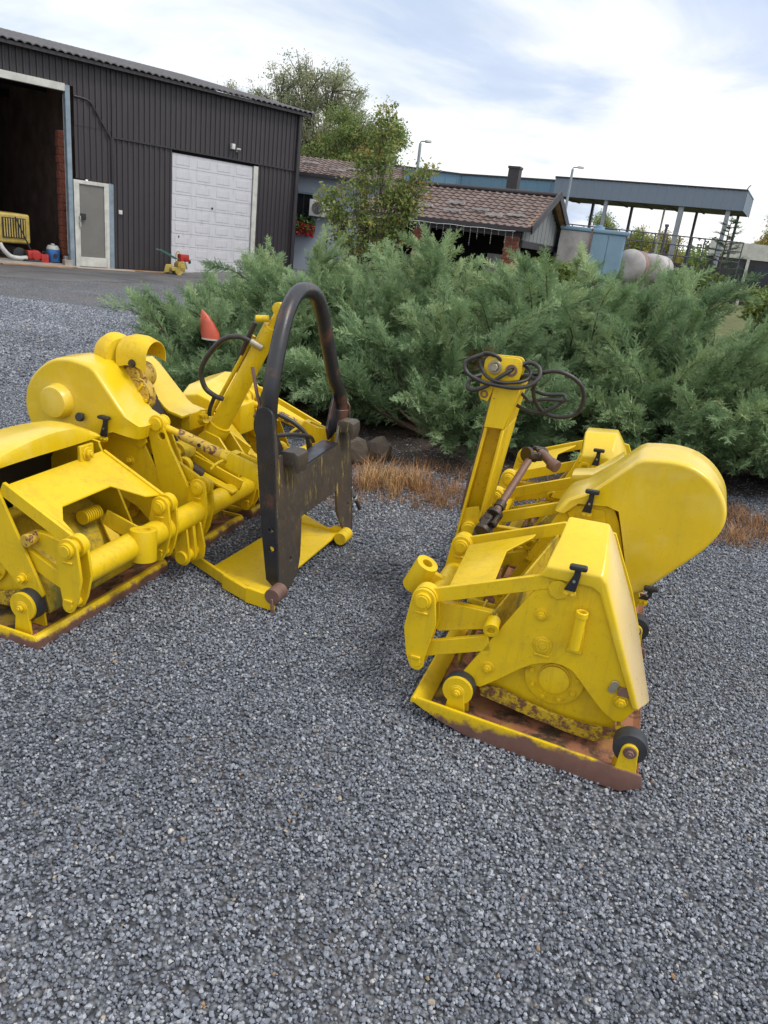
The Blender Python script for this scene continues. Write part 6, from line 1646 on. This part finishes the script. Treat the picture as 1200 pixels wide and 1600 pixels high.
for i_, (x, y, h, lb, ti) in enumerate((
  (13.2, 58, 5.4, 'far round tree under the canopy, leftmost of the three', (.55, .15)), (16.3, 58, 4.9, 'far round tree under the canopy, the middle one with a yellow side', (.7, .18)), (18.6, 60, 4.4, 'far yellow bush under the canopy, right of the round trees', (.9, .1)),
  (23.6, 52, 6.2, 'yellow-brown tree just beyond the right end of the canopy', (.86, .12)), (25.6, 52, 5.4, 'darker green tree at the very right edge', (.35, .15)), (8.6, 60, 4.6, 'far small tree seen left of the street lamp pole', (.7, .15)))):
    tree('far_tree', lb, 'tree', x, y, h, [(0, 0, h * .72, h * .24, h * .24), (h * .13, 0, h * .55, h * .2, h * .2), (-h * .14, 0, h * .55, h * .2, h * .2)], 'far', 330, 20 + i_, .16, 1, ti, .35, 'far trees beyond the canopy', 10, .3, .6)
# small conifer behind the junipers
cf = thing('young_spruce', 'small dark spruce with open whorls between the tanks and the right edge', 'tree', (8.3, 21.5, 0), 0)
m = MB(); m.cyl((0, 0, 0), (0, 0, 3.15), .05, 8, .008); m.build('trunk', 'bark', cf)
r_ = random.Random(9); pts, ds, sc2 = [], [], []; wd = MB()
for k in range(46):
    z = .7 + 2.35 * k / 46; ln = (3.2 - z) * .36 + .06
    a = k * 2.4; d = Vector((math.cos(a), math.sin(a), .15)).normalized(); wd.cyl((0, 0, z), Vector((0, 0, z)) + d * ln, .010, 5, .004)
    for j in range(7):
        pts.append(Vector((0, 0, z)) + d * ln * (j + .7) / 7.5); ds.append((d + Vector((r_.uniform(-.6, .6), r_.uniform(-.6, .6), .1))).normalized()); sc2.append(r_.uniform(.5, .9))
wd.build('branches', 'bark', cf, flat=True)['kind'] = 'stuff'
scatter('foliage', np.array(pts), eul_from_dirs(ds, np.zeros(len(ds))), np.array(sc2), np.full(len(ds), .0), sprays, cf)['kind'] = 'stuff'
# shrubs behind the bed on the right
for i_, (x, y, rx, rz, ti, lb) in enumerate(((6.9, 19.5, .8, .9, (.25, .12), 'dusky shrub between the tanks and the spruce'), (9.6, 20.5, .8, .75, (.5, .15), 'yellowish low shrub right of the spruce'), (3.0, 17.0, .7, .8, (.35, .15), 'low shrub at the pavilion corner'), (8.4, 14.5, .75, .75, (.15, .1), 'small dark mushroom-shaped tree on the lawn at the right edge'))):
    tree('shrub', lb, 'shrub', x, y, rz * 2.2, [(0, 0, rz * 1.5, rx, rz * .6), (rx * .4, 0, rz * 1.2, rx * .6, rz * .5), (-rx * .4, 0, rz * 1.2, rx * .6, rz * .5)], 'leafy', 420, 40 + i_, .04, 1, ti, .35, 'shrubs behind the junipers', 12, .10, 1.5)
# distant tree belt
r_ = random.Random(77); pts, rt_, sc2, ti = [], [], [], []
for k in range(3200):
    x = r_.uniform(-70, 110); y = 95 + r_.uniform(-5, 5); z = r_.uniform(0, 1) ** .8 * (3.4 + 1.0 * math.sin(x * .23) + .7 * math.sin(x * .71 + 1))
    pts.append((x, y, z)); rt_.append((0, 0, r_.uniform(0, 6))); sc2.append(r_.uniform(1.2, 2.2)); ti.append(min(1, max(0, r_.gauss(.45 + .2 * math.sin(x * .3), .15))))
tag(scatter('distant_wood', np.array(pts), np.array(rt_), np.array(sc2), np.array(ti), CL['far']), 'distant wood along the horizon', 'wood', kind='stuff')

# ------------------------------------------------------------------ small things at the edge of the bed
t = MT('dry_grass'); at = t.n('ShaderNodeAttribute'); at.attribute_type = 'INSTANCER'; at.attribute_name = 'tint'
t.set(t.ramp(at.outputs['Fac'], [(0, (.09, .05, .03)), (.4, (.23, .115, .05)), (.75, (.44, .225, .085)), (.93, (.48, .34, .16)), (1, (.15, .19, .06))]), .8)
def tuft(name, seed, n=16, h=.16, spread=.05):
    r_ = random.Random(seed); V, Fc = [], []
    for k in range(n):
        a = r_.uniform(0, 6.28); ln = h * r_.uniform(.5, 1.15); lean = r_.uniform(.05, .75)
        b = Vector((r_.gauss(0, spread * .4), r_.gauss(0, spread * .4), 0)); tdir = Vector((math.cos(a) * lean, math.sin(a) * lean, 1)).normalized(); w_ = Vector((-math.sin(a), math.cos(a), 0)) * .0012
        mid = b + tdir * ln * .55; tip = b + tdir * ln + Vector((math.cos(a), math.sin(a), -.5)) * ln * .22
        i0 = len(V); V += [b - w_, b + w_, mid + w_, mid - w_, tip]; Fc += [(i0, i0 + 1, i0 + 2, i0 + 3), (i0 + 3, i0 + 2, i0 + 4)]
    me_ = bpy.data.meshes.new(name); me_.from_pydata([tuple(q) for q in V], [], Fc); me_.materials.append(MATS['dry_grass']); return me_
tufts = [proto('grass_tuft', tuft('grass_tuft', 500 + i)) for i in range(5)]
flat_t = [proto('grass_tuft', tuft('grass_tuft', 520 + i, 18, .07, .12)) for i in range(3)]
r_ = random.Random(5); pts, rt_, sc2, ti = [], [], [], []
def patch(cx, cy, rx, ry, n, s0, s1, tm):
    for k in range(n):
        a = r_.uniform(0, 6.28); q = math.sqrt(r_.random())
        pts.append((cx + rx * q * math.cos(a), cy + ry * q * math.sin(a), .0)); rt_.append((r_.uniform(-.15, .15), r_.uniform(-.15, .15), r_.uniform(0, 6.28))); sc2.append(r_.uniform(s0, s1)); ti.append(min(.95, max(0, r_.gauss(tm, .17))))
patch(.02, 4.68, .25, .22, 60, .6, 1.25, .72); patch(.34, 4.45, .30, .14, 34, .4, .8, .55); patch(-.26, 4.40, .12, .35, 24, .4, .8, .5)
patch(-.15, 5.2, .40, .18, 18, .5, 1.0, .35); patch(2.55, 4.70, .45, .22, 60, .5, 1.0, .55); patch(2.05, 4.45, .28, .15, 26, .5, .9, .66); patch(2.9, 4.55, .4, .25, 34, .5, .95, .6); patch(.5, 4.55, .3, .2, 40, .4, .8, .5)
patch(1.2, 5.1, 1.6, .35, 30, .4, 1.0, .35)
n1_ = len(pts)
tag(scatter('dry_grass', np.array(pts), np.array(rt_), np.array(sc2), np.array(ti), tufts), 'dry orange grass along the front of the juniper bed', 'grass', kind='stuff')
pts, rt_, sc2, ti = [], [], [], []
patch(.1, 4.6, .60, .32, 90, .6, 1.3, .42); patch(2.5, 4.6, .75, .35, 190, .6, 1.3, .42); patch(1.3, 5.0, 1.8, .35, 260, .6, 1.4, .30); patch(-1.2, 6.2, .9, .35, 160, .6, 1.4, .2); patch(2.6, 4.28, .10, .05, 18, .8, 1.1, .95)
tag(scatter('needle_litter', np.array(pts), np.array(rt_), np.array(sc2), np.array(ti), flat_t), 'rusty fallen juniper needles on the gravel edge', 'needles', kind='stuff')
# stones at the bed edge
t = MT('fieldstone'); v = t.coord('Object'); c = t.mix(t.noise(v, 5, 7, .7), (.055, .042, .032), (.15, .118, .092)); t.set(c, .85); t.bump(t.noise(v, 18, 7, .7), .6, .02)
for i_, (x, y, s_, lb) in enumerate(((-.30, 5.05, (.30, .22, .30), 'grey-brown boulder half hidden behind the hitch frame'), (-.10, 5.20, (.22, .2, .26), 'boulder just right of the one behind the hitch frame'))):
    me_ = rock_mesh('boulder', 90 + i_, 2, s_[0], s_[1], s_[2], 'fieldstone', .12); o = bpy.data.objects.new('boulder', me_); col.objects.link(o); o.location = (x, y + .12, s_[2] * .22); o.rotation_euler = (.1, .2, i_ * 1.3); tag(o, lb, 'boulder', 'boulders at the bed edge')
# orange plastic tip among the junipers
t = MT('orange_plastic'); v = t.coord('Object'); t.set(t.mix(t.noise(v, 9, 5, .6), (.50, .060, .030), (.58, .13, .075)), .45)
oc = thing('traffic_cone', 'faded orange cone tip leaning out of the juniper beside the yellow machine', 'traffic cone', (-1.63, 6.3, 0), 0)
m = MB(); prof_ = [(.080, .60), (.078, .66), (.062, .72), (.034, .785), (.006, .83)]
m.loft([[(r2 * math.cos(R(k * 24)) - (.16 * (z - .60)) - .9 * (z - .60) ** 2, r2 * math.sin(R(k * 24)) * .55, z) for k in range(15)] for r2, z in prof_]); m.build('cone_shell', 'orange_plastic', oc)
m = MB(); m.loft([[(r2 * math.cos(R(k * 24)), r2 * math.sin(R(k * 24)) * .6, z) for k in range(15)] for r2, z in ((.078, .588), (.081, .60))]); m.build('reflective_band', 'white_plastic', oc)
m = MB(); m.cyl((0, 0, .0), (0, 0, .57), .014, 8); m.build('stake', 'dark_metal', oc)
